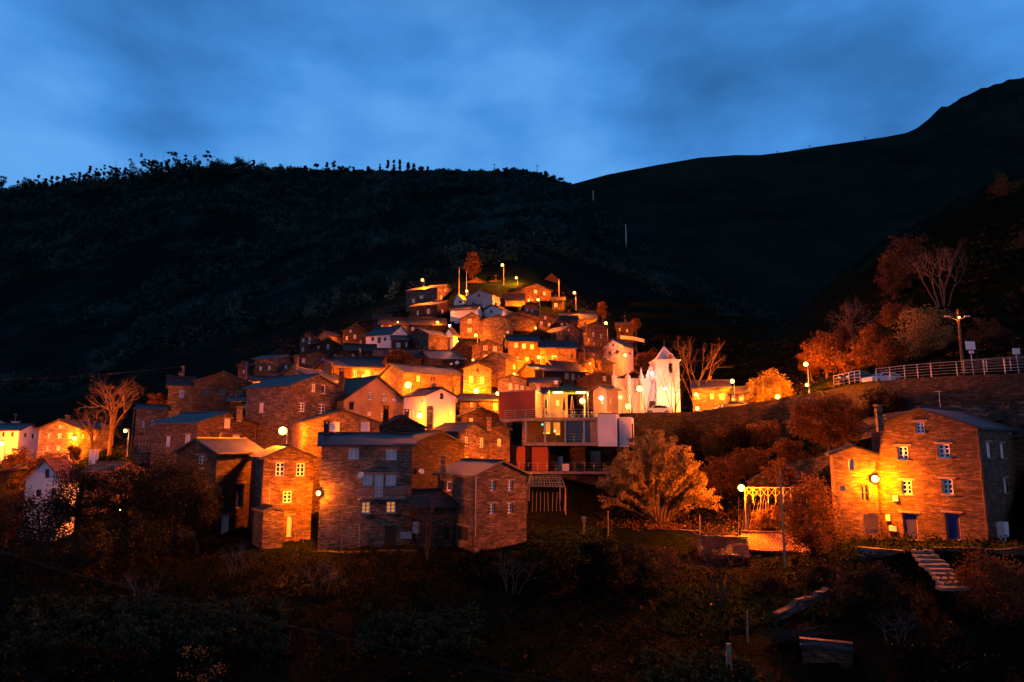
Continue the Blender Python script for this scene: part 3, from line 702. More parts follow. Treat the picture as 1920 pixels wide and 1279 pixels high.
H('B4', 'stone gable with three staggered windows right of the blank gable', 1004, 1006, 1046, 598, 628, 'R', 587, 'stone', 'slate_brown', [(1022.3, 596, 4, 6, 'w'), (1015, 606, 5, 7, 'w'), (1029.6, 609, 5, 7, 'w')], Y=143)
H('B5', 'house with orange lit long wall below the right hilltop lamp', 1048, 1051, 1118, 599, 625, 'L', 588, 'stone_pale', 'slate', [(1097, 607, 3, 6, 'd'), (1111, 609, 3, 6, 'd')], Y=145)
H('B6', 'long stone house with a row of three windows under the orange wall', 1046, 1049, 1082, 601.5, 632, 'L', 594, 'stone', 'slate_brown', [(1054, 609, 5, 7, 'w'), (1063, 609.6, 5, 7, 'w'), (1072.4, 611, 5, 7, 'w')], Y=139)
H('A6', 'stone house with two pink-lit square windows, one above another', 862.6, 908, 913, 598, 645, 'L', 588, 'stone', 'slate_brown', [(880.6, 602, 7, 8, 'p'), (880.6, 619, 8, 8, 'p')], Y=137)
H('A7', 'grey stone gable with a white eaves board and a dish', 893, 907.3, 961.5, 599, 648, 'R', 592, 'stone_grey', 'slate', [(896.6, 612, 3, 8, 'd'), (903.5, 609, 3, 8, 'd')], Y=135, dish=[(951, 624, 2.6)], k=.6)
# left upper
H('D1', 'lit small house with two windows at the upper left village edge', 698, 700, 732, 598, 626, 'L', 590, 'stone', 'slate_brown', [(710, 606, 4, 6, 'w'), (719, 603, 4, 6, 'w')], Y=148)
H('D2', 'low stone house with glowing lamp corner in the upper left', 712, 714, 768, 607, 636, 'L', 596, 'stone', 'slate_brown', [(716.7, 613, 4, 7, 'w'), (732, 610, 4, 9, 'w')], Y=144)
H('D3', 'dark roofed house above the white gabled house', 767, 770, 836, 609, 640, 'L', 597, 'stone_dark', 'slate_brown', [(774, 617, 6, 7, 'w')], Y=141)
H('C4', 'narrow yellow-white floodlit gable like a small chapel', 834, 850, 858, 627, 660, 'L', 615, 'plaster_white', 'slate', [], Y=131, k=.7)
H('C2', 'white gabled house with balcony windows and dark roof on the left', 686, 734, 771, 626, 662, 'R', 612, 'plaster_white', 'slate', [(698.6, 636, 5, 7, 'd'), (711, 638, 6, 11, 'd'), (722, 636, 5, 6, 'd')], Y=131)
H('C1', 'massive plain stone block left of the floodlit narrow gable', 765.4, 804, 845.4, 626, 672, 'L', 617, 'stone_grey', 'slate', [(778, 649, 3.5, 14, 'D'), (784, 643, 3, 8, 'h')], Y=127)
H('C3', 'low stone annex with square window under the white gable', 733, 735, 767, 637, 665, 'L', 631, 'stone', 'slate', [(746.8, 647, 8, 9, 'w'), (762, 646, 3.5, 9, 'w'), (762, 657, 3, 4, 'w')], Y=128)
H('E4', 'dark stone house with three small windows left of the white gable', 641, 643, 690, 621, 655, 'R', 608, 'stone_dark', 'slate_brown', [(650, 634, 4.5, 7, 'w'), (665, 631.5, 4.5, 8, 'w'), (657, 621, 4, 5, 'w'), (676, 641, 3.5, 6, 'w')], Y=137)
H('E3', 'small house with an orange glowing side wall at the left edge', 596, 620, 642, 629, 655, 'L', 622, 'stone_pale', 'slate_brown', [], Y=136)
H('E1', 'gabled stone house with three narrow windows at the left village edge', 560, 562, 598, 635, 668, 'R', 624, 'stone', 'slate_brown', [(568.5, 638, 4, 7, 'w'), (580.7, 636, 4, 7, 'w'), (567.6, 655, 4, 8, 'w')], Y=133)
H('E2', 'wide gabled stone house with two narrow windows and a tiny third', 584, 586, 641, 647, 680, 'R', 636, 'stone', 'slate_brown', [(597, 653, 4.5, 9, 'w'), (615, 650, 4, 9, 'w'), (628, 666, 3.5, 4, 'w')], Y=128, dish=[(580, 644, 2.2)])
H('E5', 'low dark roofs crowded under the white balcony house', 643, 646, 704, 657, 690, 'L', 646, 'stone', 'slate_brown', [(662, 667, 5, 7, 'w'), (688, 668, 5, 7, 'd')], Y=125)
H('E6', 'narrow brown house wedged behind the slate gable at left', 628, 631, 656, 668, 700, 'R', 659, 'stone', 'slate_brown', [(643, 678, 5, 7, 'w')], Y=119)
H('B14', 'small dark house wedged right of the staggered-window gable', 1030, 1033, 1052, 612, 640, 'R', 605, 'stone_dark', 'slate_brown', [(1041, 620, 4, 7, 'w')], Y=137)
# centre
H('B7', 'tall corner house with orange left wall below the right lamp', 1082, 1100.8, 1137, 612, 665, 'R', 605, 'stone', 'slate', [(1085.7, 627, 3, 9, 'w'), (1112.6, 627, 4, 9, 'w'), (1127.3, 631, 4, 9, 'w'), (1113.7, 645, 4, 7, 'w'), (1126.5, 648, 4, 7, 'w'), (1103.4, 637, 3, 6, 'w')], Y=133)
H('B9', 'dark wide gable with two small windows mid village', 976, 978, 1045, 634, 668, 'R', 619, 'stone_dark', 'slate_brown', [(1005, 636, 4.5, 7, 'd'), (1024, 638, 5, 8, 'd')], Y=130)
H('B8', 'gabled stone house with dark narrow windows and a lit roof edge', 1019, 1054, 1094, 620, 662, 'R', 609, 'stone', 'slate_brown', [(1040.6, 631, 5, 8, 'd'), (1062, 632, 4, 8, 'd'), (1074, 634, 3.5, 8, 'd'), (1066.8, 619, 3, 5, 'w'), (1088, 643, 3.5, 9, 'd')], Y=127)
H('B12', 'stone house with cross-barred white windows right of the slate slope', 883, 885, 943, 649, 690, 'R', 639, 'stone', 'slate_brown', [(910, 652.5, 8, 9, 'g'), (928, 654, 7, 9, 'g'), (911, 670, 7, 9, 'g')], Y=121)
H('G9', 'dark slate gable between the floodlit narrow gable and cross-barred windows', 844, 846, 885, 657, 690, 'R', 636, 'stone_dark', 'slate', [], Y=124)
H('B10', 'stone house with three brightly lit upper windows mid village', 944, 953, 1011, 640, 692, 'L', 630, 'stone', 'slate', [(968, 647.5, 7, 9, 'w'), (982.5, 649, 7, 9, 'w'), (997.6, 650.5, 7, 9, 'w'), (971, 672, 4.5, 7, 'w'), (988.7, 673.5, 5.5, 8, 'w'), (947, 652, 3, 8, 'w')], Y=121, k=.5)
H('B11', 'long stone terrace house with dark narrow windows mid village', 1010, 1012, 1080, 653, 695, 'L', 641, 'stone', 'slate', [(1026.4, 660, 5, 9, 'd'), (1049.4, 663, 4, 9, 'd'), (1039, 670, 9, 7, 'm'), (1073, 667, 4, 9, 'd')], Y=120)
H('B13', 'brown stone house with two stacked windows left of the yellow house', 1083, 1085, 1128, 661, 705, 'L', 652, 'stone', 'slate_brown', [(1113, 667, 5, 8, 'w'), (1097, 680, 5, 8, 'd')], Y=121)
H('YH', 'yellow-lit white gabled house above and left of the church', 1131, 1168, 1187, 648, 712, 'L', 637, 'church_white', 'slate', [(1142.8, 662, 6, 7, 'd'), (1157, 660, 6, 7, 'd'), (1149.5, 647, 4, 5, 'd'), (1181, 663, 3, 7, 'd')], Y=122)
H('YB', 'dark low house behind the row of white garden wall', 1154, 1156, 1188, 611, 640, 'L', 606, 'stone_dark', 'slate_brown', [(1162, 618, 3, 6, 'w'), (1176, 620, 3, 6, 'w')], Y=150)
H('H8', 'small brown annex with an orange end wall below the yellow house', 1097, 1128, 1149, 678, 712, 'L', 671, 'stone', 'slate_brown', [], Y=117)
# left middle
H('F1b', 'dark gable roof behind the leftmost two-window stone house', 498, 500, 548, 668, 692, 'R', 656, 'stone_dark', 'slate_brown', [], Y=124)
H('F2', 'wide stone gable with one white square window left of centre', 553, 556, 628, 672, 702, 'R', 659, 'stone', 'slate_brown', [(569, 676, 5.5, 8.5, 'w'), (606, 674, 6, 5, 'w')], Y=121)
H('F1', 'left-edge stone house with lit right gable and three windows', 476.6, 520, 552.6, 672, 715, 'R', 667, 'stone', 'slate', [(488, 691, 5.5, 8, 'w'), (504.5, 690, 5.5, 8, 'w'), (536.7, 688, 6, 7.5, 'w')], Y=117)
H('F3', 'tiny house with an orange lit end beside a thin pole', 447, 466, 477, 685, 712, 'L', 680, 'stone', 'slate_brown', [(456.7, 697, 3.5, 6, 'w')], Y=117)
H('F4', 'low house with a brilliant yellow lit wall at the left', 463, 475, 518, 715, 745, 'L', 706, 'plaster_brown', 'slate_brown', [], Y=108, k=.5)
H('G7', 'bush-covered low house with one window left of centre', 700, 703, 790, 668, 702, 'L', 655, 'stone', 'slate_brown', [(744, 678, 6, 7, 'd')], Y=118)
H('G8', 'dark slate house with two satellite dishes mid village', 780, 808, 872, 673, 705, 'L', 658, 'stone_dark', 'slate', [], Y=115, dish=[(845, 683, 2.6), (856, 681, 4)], k=.5)
H('H1b', 'dark gable roof directly behind the bright orange gable', 868, 871, 926, 685, 712, 'R', 674, 'stone_dark', 'slate_brown', [], Y=114)
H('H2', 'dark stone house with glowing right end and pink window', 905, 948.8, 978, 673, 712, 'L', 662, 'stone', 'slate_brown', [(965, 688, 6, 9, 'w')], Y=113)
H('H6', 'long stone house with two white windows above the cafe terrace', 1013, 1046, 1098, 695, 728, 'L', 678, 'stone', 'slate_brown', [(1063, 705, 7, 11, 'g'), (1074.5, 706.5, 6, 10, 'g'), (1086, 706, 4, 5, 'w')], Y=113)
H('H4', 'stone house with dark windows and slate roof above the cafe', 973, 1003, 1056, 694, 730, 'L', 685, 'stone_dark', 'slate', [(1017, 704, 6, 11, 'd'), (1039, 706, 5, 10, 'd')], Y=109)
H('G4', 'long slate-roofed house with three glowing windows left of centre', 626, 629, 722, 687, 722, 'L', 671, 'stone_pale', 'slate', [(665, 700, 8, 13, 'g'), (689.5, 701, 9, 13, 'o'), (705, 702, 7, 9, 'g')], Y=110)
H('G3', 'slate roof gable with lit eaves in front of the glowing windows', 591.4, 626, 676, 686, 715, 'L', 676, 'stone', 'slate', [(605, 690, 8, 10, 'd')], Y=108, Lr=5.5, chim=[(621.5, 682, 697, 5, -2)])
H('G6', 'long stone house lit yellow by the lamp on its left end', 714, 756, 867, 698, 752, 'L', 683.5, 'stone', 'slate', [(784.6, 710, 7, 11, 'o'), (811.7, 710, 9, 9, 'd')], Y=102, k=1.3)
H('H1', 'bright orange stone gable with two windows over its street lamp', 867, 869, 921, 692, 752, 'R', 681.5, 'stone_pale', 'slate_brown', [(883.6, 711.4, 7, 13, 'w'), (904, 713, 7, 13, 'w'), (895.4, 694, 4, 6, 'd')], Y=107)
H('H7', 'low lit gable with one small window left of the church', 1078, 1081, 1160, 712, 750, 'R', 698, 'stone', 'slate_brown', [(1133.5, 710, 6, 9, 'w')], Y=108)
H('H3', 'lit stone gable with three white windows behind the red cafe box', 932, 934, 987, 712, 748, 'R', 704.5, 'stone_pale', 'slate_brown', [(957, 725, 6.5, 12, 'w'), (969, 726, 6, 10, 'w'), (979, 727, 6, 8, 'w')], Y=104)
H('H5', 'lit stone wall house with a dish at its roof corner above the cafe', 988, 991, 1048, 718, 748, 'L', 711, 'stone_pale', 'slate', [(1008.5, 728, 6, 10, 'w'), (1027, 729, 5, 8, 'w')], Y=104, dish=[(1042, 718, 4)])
# middle row
H('G2', 'stone gable with a long dark slate roof running right', 515, 583, 668, 708, 745, 'L', 690, 'stone_grey', 'slate', [(543, 713, 3, 4, 'w')], Y=98, k=1.6, Lmax=16, chim=[(555.6, 670, 689, 7, 5)])
H('J6', 'unlit pale stone gable with three dark square windows at the left', 362, 364, 473, 716, 790, 'R', 698.5, 'stone_grey', 'slate', [(386, 736.4, 15, 15, 'd'), (417, 736.4, 16, 15, 'd'), (447, 737, 15, 14, 'd'), (384, 772.5, 17, 9, 'd'), (418, 772, 16, 9, 'd')], Y=96)
H('J7', 'blue-grey square house left of the pale stone gable', 314, 316, 364, 722, 800, 'L', 708, 'stone_grey', 'slate', [(341, 739, 9, 14, 'p'), (343, 775, 14, 10, 'd')], Y=95)
H('J8', 'stone house with two white windows at the left edge of the cluster', 256, 308, 316, 768, 845, 'R', 762, 'stone_grey', 'slate', [(268, 796, 5.5, 12, 'w'), (285, 793, 5, 10, 'w')], Y=90)
H('I3', 'stone house with two windows behind the red cafe box, lit orange', 859, 862, 937, 751, 800, 'L', 741, 'stone', 'slate', [(884.7, 759, 5.5, 9, 'w'), (929, 762, 7, 14, 'w')], Y=98)
H('G1', 'big brown stone house with four white windows and wide gable', 463, 545, 643, 723, 870, 'R', 704.5, 'stone', 'slate', [(489.4, 765, 9, 18, 'w'), (588, 727.5, 8, 15, 'g'), (607, 730, 8, 17, 'b'), (566, 763.7, 12, 17, 'g'), (604, 767, 13, 18, 'g')], Y=80, chim=[(641, 696, 726, 9, 3)], lintel=True)
H('G5', 'plastered brown gable with two cross-barred windows and round dish', 600, 645, 762, 749, 815, 'R', 707.5, 'plaster_brown', 'slate_brown', [(695, 743, 9, 14, 'g'), (721, 745.6, 9, 14, 'g'), (693, 775.7, 9, 7, 'g'), (717, 779, 6, 8, 'g'), (745, 778, 8, 6, 'g'), (659, 761, 9, 16, 'h')], Y=85, a=30, Ll=8, dish=[(736, 751, 4.2)])
H('I2', 'stone house with a yellow lit end beside the big white house', 854, 868, 936, 780, 815, 'R', 766.5, 'stone', 'slate', [(883.6, 790, 7, 12, 'w')], Y=88, k=.5)
H('I1', 'big white gabled house with brick buttress and yellow lamp glow', 757, 798.5, 854.4, 741, 812, 'R', 729, 'plaster_white', 'slate_brown', [(828.6, 743, 7, 12, 'd'), (838.7, 778, 7, 13, 'o'), (777, 775.5, 4.5, 14, 'w'), (789.5, 752, 3, 3, 'h')], Y=84)
H('J7b', 'small slate-roofed annex with a white shutter left of the big brown house', 428, 431, 465, 753, 800, 'L', 745, 'stone_dark', 'slate', [(459, 762, 6.5, 9, 's')], Y=86)
H('J5', 'wide stone house with three white windows and lit chimney on the left', 287, 371, 481, 793, 890, 'R', 774.5, 'stone', 'slate', [(314.5, 828, 9, 19, 'w'), (351, 824, 11, 18, 'w'), (426.7, 794, 12, 18, 'w'), (443.5, 822, 14, 12, 'w')], Y=76, k=.9, chim=[(450, 767, 783, 9, 3, 'stone_pale')], lintel=True)
H('I5', 'stone house with steep right eave left of the lower red wall', 914, 917, 956, 806, 880, 'R', 797, 'stone', 'slate_brown', [(936, 830, 6.5, 14, 'w')], Y=80, chim=[(917, 788, 800, 8, -.5, 'stone_pale')])
H('I6', 'dark roofed gable in the shade before the big white house', 700, 712, 797, 801, 872, 'R', 782, 'stone_dark', 'slate_brown', [], Y=79, k=1.5, chim=[(724, 766, 792, 9, 2), (763, 772, 790, 8, 3, 'stone_pale')])
H('K', 'pale stone house with two large white shuttered windows', 566, 570, 712, 793, 1000, 'R', 770.5, 'stone_pale', 'slate_brown', [(627.5, 800, 19, 18, 's'), (685, 800, 17, 18, 's')], Y=68, Ll=7, o=.2)
H('I4', 'speckled stone house with four white windows right of centre', 808, 859.5, 917, 810, 885, 'R', 795, 'stone_grey', 'slate', [(874.6, 828, 8, 17, 'g'), (903, 830, 8, 18, 'g'), (875.8, 861, 6, 10, 'g'), (904, 862, 6, 10, 'g')], Y=77)
H('I7', 'big dark gable with a worn slate roof right of the balcony house', 735, 772, 871, 834, 905, 'R', 811, 'stone_dark', 'slate_brown', [(853, 866, 3, 4, 'h'), (777, 884, 7, 14, 'h')], Y=71, a=38, Ll=7, dish=[(786, 884, 5.5)], chim=[(831, 860, 889, 8, -4, 'stone_pale')])
# front row
H('J4', 'dark stone house with a blue door and slate roof with a chimney', 332, 407, 492, 849, 1012, 'L', 825.5, 'stone_dark', 'slate', [(376.4, 867, 13, 25, 'g'), (450, 930, 13, 46, 'B'), (423, 984, 15, 34, 's')], Y=61, k=1.0, chim=[(407, 817, 842, 12, 3.5, 'stone_grey')], lintel=True)
H('J3', 'stone house glowing yellow from a wall lamp on its right corner', 470, 495, 588, 859, 1016, 'R', 839, 'stone', 'slate_brown', [(525.5, 880, 17, 26, 'g'), (563.5, 881, 16, 25, 'g'), (539, 932, 17, 22, 'g'), (543, 987, 10, 40, 'W')], Y=58, a=9, Ll=7, lintel=True)
H('J2', 'tall front stone house with iron balcony and wide slate roof', 600, 603, 774, 836, 1032, 'L', 816, 'stone_grey', 'slate', [(663.5, 851, 20, 21, 'w'), (734, 852.6, 20, 20, 'w'), (689.4, 900, 19, 21, 'm'), (711, 911, 16, 44, 'W'), (733, 900, 19, 21, 'm'), (686, 952, 17, 22, 'o'), (733, 951, 18, 22, 'o'), (732, 1006, 22, 40, 'D')], Y=57, Ll=6.5, dish=[(676, 891, 6)], lintel=True, chim=[(613, 795, 818, 9, 3)])
H('I8', 'low ruinous outhouse with a broken slate roof between two front houses', 778, 781, 851, 948, 1030, 'L', 921, 'stone_dark', 'slate_brown', [(800, 997, 16, 22, 'h'), (838, 1000, 14, 30, 'h')], Y=57.5, Ll=5, o=.5, jit=.14, cat='outhouse')
H('N', 'front stone house with four small white windows and a drainpipe', 821, 889, 987, 893, 1022, 'R', 867, 'stone', 'slate', [(840.5, 911.5, 10, 18, 'b'), (924.5, 911, 9, 19, 'g'), (957, 911, 10, 19, 'g'), (923, 954, 10, 19, 'g'), (956.5, 953, 10, 19, 'g'), (868, 1001, 20, 28, 'h')], Y=56, k=.95, chim=[(831, 862, 889, 9, 3.5, 'stone_pale')], lintel=True)
# far left
H('L3', 'white house corner cut off by the left edge of the photo', -34, -30, 18, 797, 860, 'R', 786, 'plaster_white', 'slate', [(3, 798, 5, 6, 'd')], Y=112)
H('L2', 'house with floodlit white front and plain grey gable at far left', -22, 36, 74, 807, 855, 'R', 797, 'plaster_white', 'slate', [(6, 814.5, 5, 9, 'd'), (23, 814.5, 5, 9, 'd'), (48, 816, 5, 8, 'd'), (62, 818, 5, 8, 'd')], Y=103, chim=[(29, 794, 800, 9, 3, 'plaster_white')])
H('L1', 'large stone gable with five white windows at far left', 74, 150, 215, 804, 872, 'L', 789, 'stone_pale', 'slate_brown', [(92, 818, 7, 10, 'w'), (112, 817, 8, 10, 'w'), (131.7, 817, 8, 10, 'w'), (90, 840.6, 8, 11, 'w'), (109, 840, 8, 10, 'w'), (113, 800.6, 7, 7, 'w'), (155.7, 819, 4, 9, 'w'), (168, 820, 5, 8, 'w'), (177, 821, 5, 8, 'w')], Y=99)
H('L4', 'bluish white gabled cottage with tiled roof behind dark trees at left', 49, 116, 150, 899, 1010, 'L', 863, 'plaster_white', 'tile', [(88, 888, 8, 17, 'd'), (72, 925, 10, 14, 'd'), (100, 922, 9, 14, 'd')], Y=66)
H('L5', 'low house hidden in the dark trees with only its white chimney clear', 160, 210, 262, 884, 990, 'R', 870, 'stone_pale', 'tile', [(232, 915, 12, 16, 'd')], Y=72, chim=[(176.5, 848, 866, 12, 3, 'plaster_white')])
# right of the church
H('RC', 'lit stone house behind the lamps right of the church', 1296, 1298, 1368, 728, 772, 'L', 716, 'stone_pale', 'slate', [(1310.5, 743, 8, 11, 'w'), (1335, 743, 7, 11, 'w'), (1353.5, 743.5, 9, 11, 'w'), (1344, 766, 8, 6, 'w')], Y=112)
H('RD', 'grey end of the house row right of the church', 1367, 1370, 1402, 737, 770, 'L', 728, 'stone_grey', 'slate', [(1371.5, 746, 6, 10, 'w'), (1390.6, 745.5, 9, 11, 'w')], Y=110)
# right front
H('R2', 'stone annex with small gable left of the big blue-doored house', 1556, 1562, 1640, 852, 1006, 'R', 838, 'stone', 'slate', [(1596, 871, 10, 20, 'w'), (1580, 916, 6.5, 6.5, 's'), (1621, 924, 16, 31, 'd')], Y=56, a=3, Ll=6)
H('R1', 'big stone house on the right with two blue doors and wall lamp', 1632, 1834, 1899, 802, 1017, 'L', 767.5, 'stone', 'slate', [(1725, 802, 16, 21, 'g'), (1693, 849.5, 19, 25, 'g'), (1769.6, 846, 22, 26, 'g'), (1700, 914, 19, 26, 'g'), (1776.5, 912.5, 20, 28, 'g'), (1854.7, 844, 9, 28, 'w'), (1880, 845.5, 8, 27, 'w'), (1886, 911, 7, 27, 'w'), (1707, 988, 27, 51, 'B'), (1787, 988, 27, 51, 'B')], Y=50, a=76, Lmax=15, lintel=True, chim=[(1647, 766, 797, 11, 4, 'stone_grey')])
H('R3', 'dark stone outhouse at the far right edge beside the arch', 1886, 1889, 1990, 818, 1010, 'L', 808, 'stone_dark', 'slate', [], Y=56.5, chim=[(1895, 760, 818, 18, 2)], Ll=5)

# ------------------------------------------------------------------ street lamps
LK = 106.0
def add_light(par, p, power, col, r):
    l = bpy.data.lights.new('lamp_light', 'POINT'); l.energy = power * LK; l.color = col; l.shadow_soft_size = r
    o = bpy.data.objects.new('lamp_light', l); S.collection.objects.link(o); o.location = p
    if par:
        o.parent = par; off = Vector((0, 0, 0)); q = par
        while q is not None: off += q.location; q = q.parent
        o.location = Vector(p) - off
    return o
def lamp(label, px, py, Y, power=900, kind='pole', r=.17, col=SOD, glow='glow_sodium', back=(0, 1), cat='street lamp', group='lit lamps of the village'):
    r *= 1.22
    if glow == 'glow_white': power *= .028
    p = pt(px, py, Y)
    if kind == 'pole':
        bx, by = p.x + .35, p.y + .25; g = gz(bx, by); g = min(g, p.z - 1.2); g = max(g, p.z - 9)
        root = thing('street_lamp', (bx, by, g - .2), label, cat, group)
        mb = MB(); mb.tube((bx, by, g - .3), (bx, by, p.z + .25), .075, .045, 8); mb.tube((bx, by, g - .2), (bx, by, g + .5), .11, .10, 8); mb.build('pole', 'metal', root)
        mb = MB(); mb.tube((bx, by, p.z + .22), (p.x, p.y, p.z + .34), .035, .03, 6); mb.build('arm', 'metal', root)
    else:
        bx, by = p.x + back[0] * .6, p.y + back[1] * .6
        root = thing('wall_lamp', (bx, by, p.z), label, cat if cat != 'street lamp' else 'wall lamp', group)
        mb = MB(); mb.tube((bx, by, p.z + .1), (p.x, p.y, p.z + .34), .03, .03, 6); mb.tube((bx, by, p.z - .25), (bx, by, p.z + .25), .05, .05, 6); mb.build('bracket', 'dark_metal', root)
    mb = MB(); mb.disc_stack(p, [(.0, r + .16), (.10, r + .14), (r * .7, r + .04), (r * .75, r - .0), (r * .6, r + .01), (0, r + .02)], 12); mb.build('lamp_hood', 'dark_metal', root)
    mb = MB(); mb.sphere(p, r * .93, 12); b = mb.build('lamp_globe', glow, root, smooth=True)
    add_light(root, p, power, col, r)
    return root
L_ = lamp
L_('tallest lamp pole standing alone above the village top', 942, 497, 172, 1500, r=.30)
L_('leftmost lamp of the village top, over the long dark house', 792, 525, 167, 1500, r=.28)
L_('hilltop lamp just right of and below the tallest lamp', 968, 521, 172, 900, r=.24)
L_('lamp beside the twin masts left of the grey plastered gable', 875, 546, 160.5, 900, r=.24)
L_('lamp on a pole in front of the hilltop gabled house', 1009, 562, 151, 1100, r=.26)
L_('rightmost hilltop lamp on a tall pole against the dark slope', 1077, 549, 158, 1600, r=.28)
L_('lamp in front of the four-window house in the upper left', 820, 605, 143, 900, r=.24)
L_('lamp below a thin lit pole between upper stone gables', 892, 629, 132, 900, r=.25)
L_('lamp at the right rim of the village beside the orange walled house', 1136, 606, 141, 1000, r=.27)
L_('lamp in the village centre in front of the three lit windows', 1010, 670, 117, 1300, r=.23)
L_('small lamp left of the yellow-lit white house', 1106, 682, 117, 200, r=.12)
L_('big glaring lamp left of centre on the corner of the long yellow-lit house', 765, 722, 99.5, 1300, r=.40)
L_('wide glaring lamp under the two windows of the bright orange gable', 893, 733, 104.5, 1000, 'wall', r=.38)
L_('lamp at the left corner of the upper red cafe box', 933, 738, 96, 700, r=.22)
L_('half hidden lamp behind a roof left of the lit three-window gable', 964, 702, 110.5, 600, 'wall', r=.2)
L_('glaring lamp under the glowing windows of the slate-roofed house', 682, 707, 107.5, 700, 'wall', r=.28)
L_('largest lamp of the left cluster, before the big brown house', 530, 808, 66, 1300, r=.34)
L_('wall lamp between the yellow-glowing house and the balcony house', 597, 925, 57.0, 620, 'wall', r=.17, back=(.5, .4))
L_('lamp glaring on the left wall of the big white gabled house', 787, 779, 82.8, 250, 'wall', r=.3, back=(.5, 1))
L_('small lamp just above the roof of the front house with a drainpipe', 915, 863, 75, 330, r=.16)
L_('lone lamp at the left edge among bare trees', 235, 808, 92, 800, r=.2)
L_('lamp on the front of the large stone gable at far left', 140, 822, 96.5, 900, r=.24)
L_('floodlight before the white house front at the left edge', 3, 832, 99, 500, r=.3)
L_('lamp just beyond the left edge lighting the lane', -20, 886, 79, 900, r=.2)
L_('lamp on the arch wall left of the church front', 1178, 762, 103, 55, 'wall', r=.35)
L_('big lamp in the bare trees before the church front', 1199, 729, 101.2, 70, r=.38)
L_('lamp under the right corner tree beside the church tower', 1305, 740, 109.5, 200, 'wall', r=.26)
L_('lamp low on the edge wall right of the church', 1307, 766, 101.2, 450, r=.24)
L_('lamp on a pole above the stone house row right of the church', 1373, 715, 108, 800, r=.28)
L_('lamp on the road edge wall left of the autumn oak', 1458, 744, 99.6, 1300, r=.28)
L_('upper lamp of the pair left of the road railing', 1511, 683, 100, 1000, r=.28)
L_('lower lamp of the pair left of the road railing', 1513, 722, 95, 600, r=.2)
L_('wall lamp glaring at the left corner of the blue-doored house', 1641, 898, 54.5, 900, 'wall', r=.24, back=(.6, .5))
L_('lamp over the rustic wooden fence right of the golden tree', 1390, 915, 62, 1400, r=.26)
L_('lamp on the right wall of the yellow-lit white house', 1172, 666, 119, 170, 'wall', r=.22, back=(-.3, 1))
L_('lamp hidden under eaves lighting the orange hilltop wall', 984, 573, 155.5, 450, 'wall', r=.10)
L_('tiny wall lamp at the low house in the upper left', 746, 604, 142.5, 150, 'wall', r=.14)
L_('tiny wall lamp left of the three-staggered-window gable', 1004, 615, 140, 250, 'wall', r=.16)
L_('tiny wall lamp under the cross-barred window house', 887, 675, 118, 250, 'wall', r=.16)
L_('lamp shining on the narrow floodlit chapel-like gable', 858, 640, 126, 160, 'wall', r=.10)
L_('lamp before the brilliant yellow wall at the left', 484, 728, 104.5, 450, 'wall', r=.10)
L_('small lamp by the yellow end wall beside the big white house', 858, 795, 85.5, 150, 'wall', r=.08)
L_('lamp hidden in the alley below the orange wall of the left edge', 634, 645, 134, 150, 'wall', r=.08)
L_('lamp on the orange corner wall near the right lamp', 1090, 640, 131, 200, 'wall', r=.08)
L_('lamp hidden behind the dark trees lighting the wall at left', 226, 955, 66, 250, 'wall', r=.1)
L_('small white light cross on the upper left chapel gable', 843, 611, 128, 60, 'wall', r=.16, col=(.8, .9, 1), glow='glow_white')
L_('white floodlight in the small church gable', 1221.5, 700, 105.6, 90, 'wall', r=.16, col=(1, .8, .55), glow='glow_white')
L_('small bluish white light on the church tower wall', 1247, 729, 102.5, 900, 'wall', r=.14, col=(1, .85, .8), glow='glow_white')
L_('white star-bright lamp at the back wall of the cafe terrace', 1127, 746, 93.5, 350, 'wall', r=.22, col=(1, .7, .4), glow='glow_white')
L_('glaring terrace lamp among the cafe tables', 1092, 752, 91, 220, r=.32)
L_('sodium lamp in the upper bare tree by the church wall', 1163, 745, 103, 50, r=.2)
# lamp on the utility pole above the road
def utility_pole(label, px, ytop, ybot, Y, arms=True, r=.13, lampy=None, mat='wood'):
    a = pt(px, ytop, Y); b = pt(px, ybot, Y); g = min(gz(a.x, Y), b.z)
    root = thing('utility_pole', (a.x, Y, g - .3), label, 'utility pole', None)
    mb = MB(); mb.tube((a.x, Y, g - .5), (a.x, Y, a.z), r * 1.2, r * .8, 8); mb.build('pole', mat, root)
    if arms:
        w = (a.z - b.z) * .10 + .5; mb = MB(); mb.bar((a.x - w, Y, a.z - w * .5), (a.x + w, Y, a.z - w * .5), r * .9)
        for s in (-1, 1): mb.tube((a.x + s * w * .9, Y, a.z - w * .5), (a.x + s * w * .9, Y, a.z - w * .5 + .3), .06, .05, 6)
        mb.build('crossarm', mat, root)
    return root
up = utility_pole('wooden pole with two small lamp arms above the road railing', 1795, 580, 712, 68, arms=False)
q = pt(1795, 596, 68)
for s, py in ((-1, 594), (1, 590)):
    mb = MB(); mb.tube(q + Vector((0, 0, -.3)), q + Vector((s * .9, 0, .15)), .03, .03, 6); mb.box(q + Vector((s * 1.0, 0, .15)), .5, .2, .12); mb.build('lamp_arm', 'metal', up)
mb = MB(); mb.sphere(q + Vector((.05, -.2, 0)), .10); mb.build('lamp_globe', 'glow_sodium', up); add_light(up, q + Vector((.05, -.2, 0)), 14, SOD, .11)
utility_pole('grey wooden pole standing right of the fence lamp', 1462, 878, 1075, 50, arms=False, r=.09, mat='wood_pale')
utility_pole('thin mast left of the twin masts at the village top', 861, 501, 556, 160, arms=False, r=.07, mat='metal')
utility_pole('thin mast next to the lamp at the village top', 875, 507, 556, 163, arms=False, r=.07, mat='metal')
utility_pole('dark pole right of the hilltop gable', 1048, 523, 562, 163, arms=False, r=.09, mat='metal')
utility_pole('pale pole at the left end of the stone cluster', 252, 770, 862, 84, arms=False, r=.10, mat='wood')
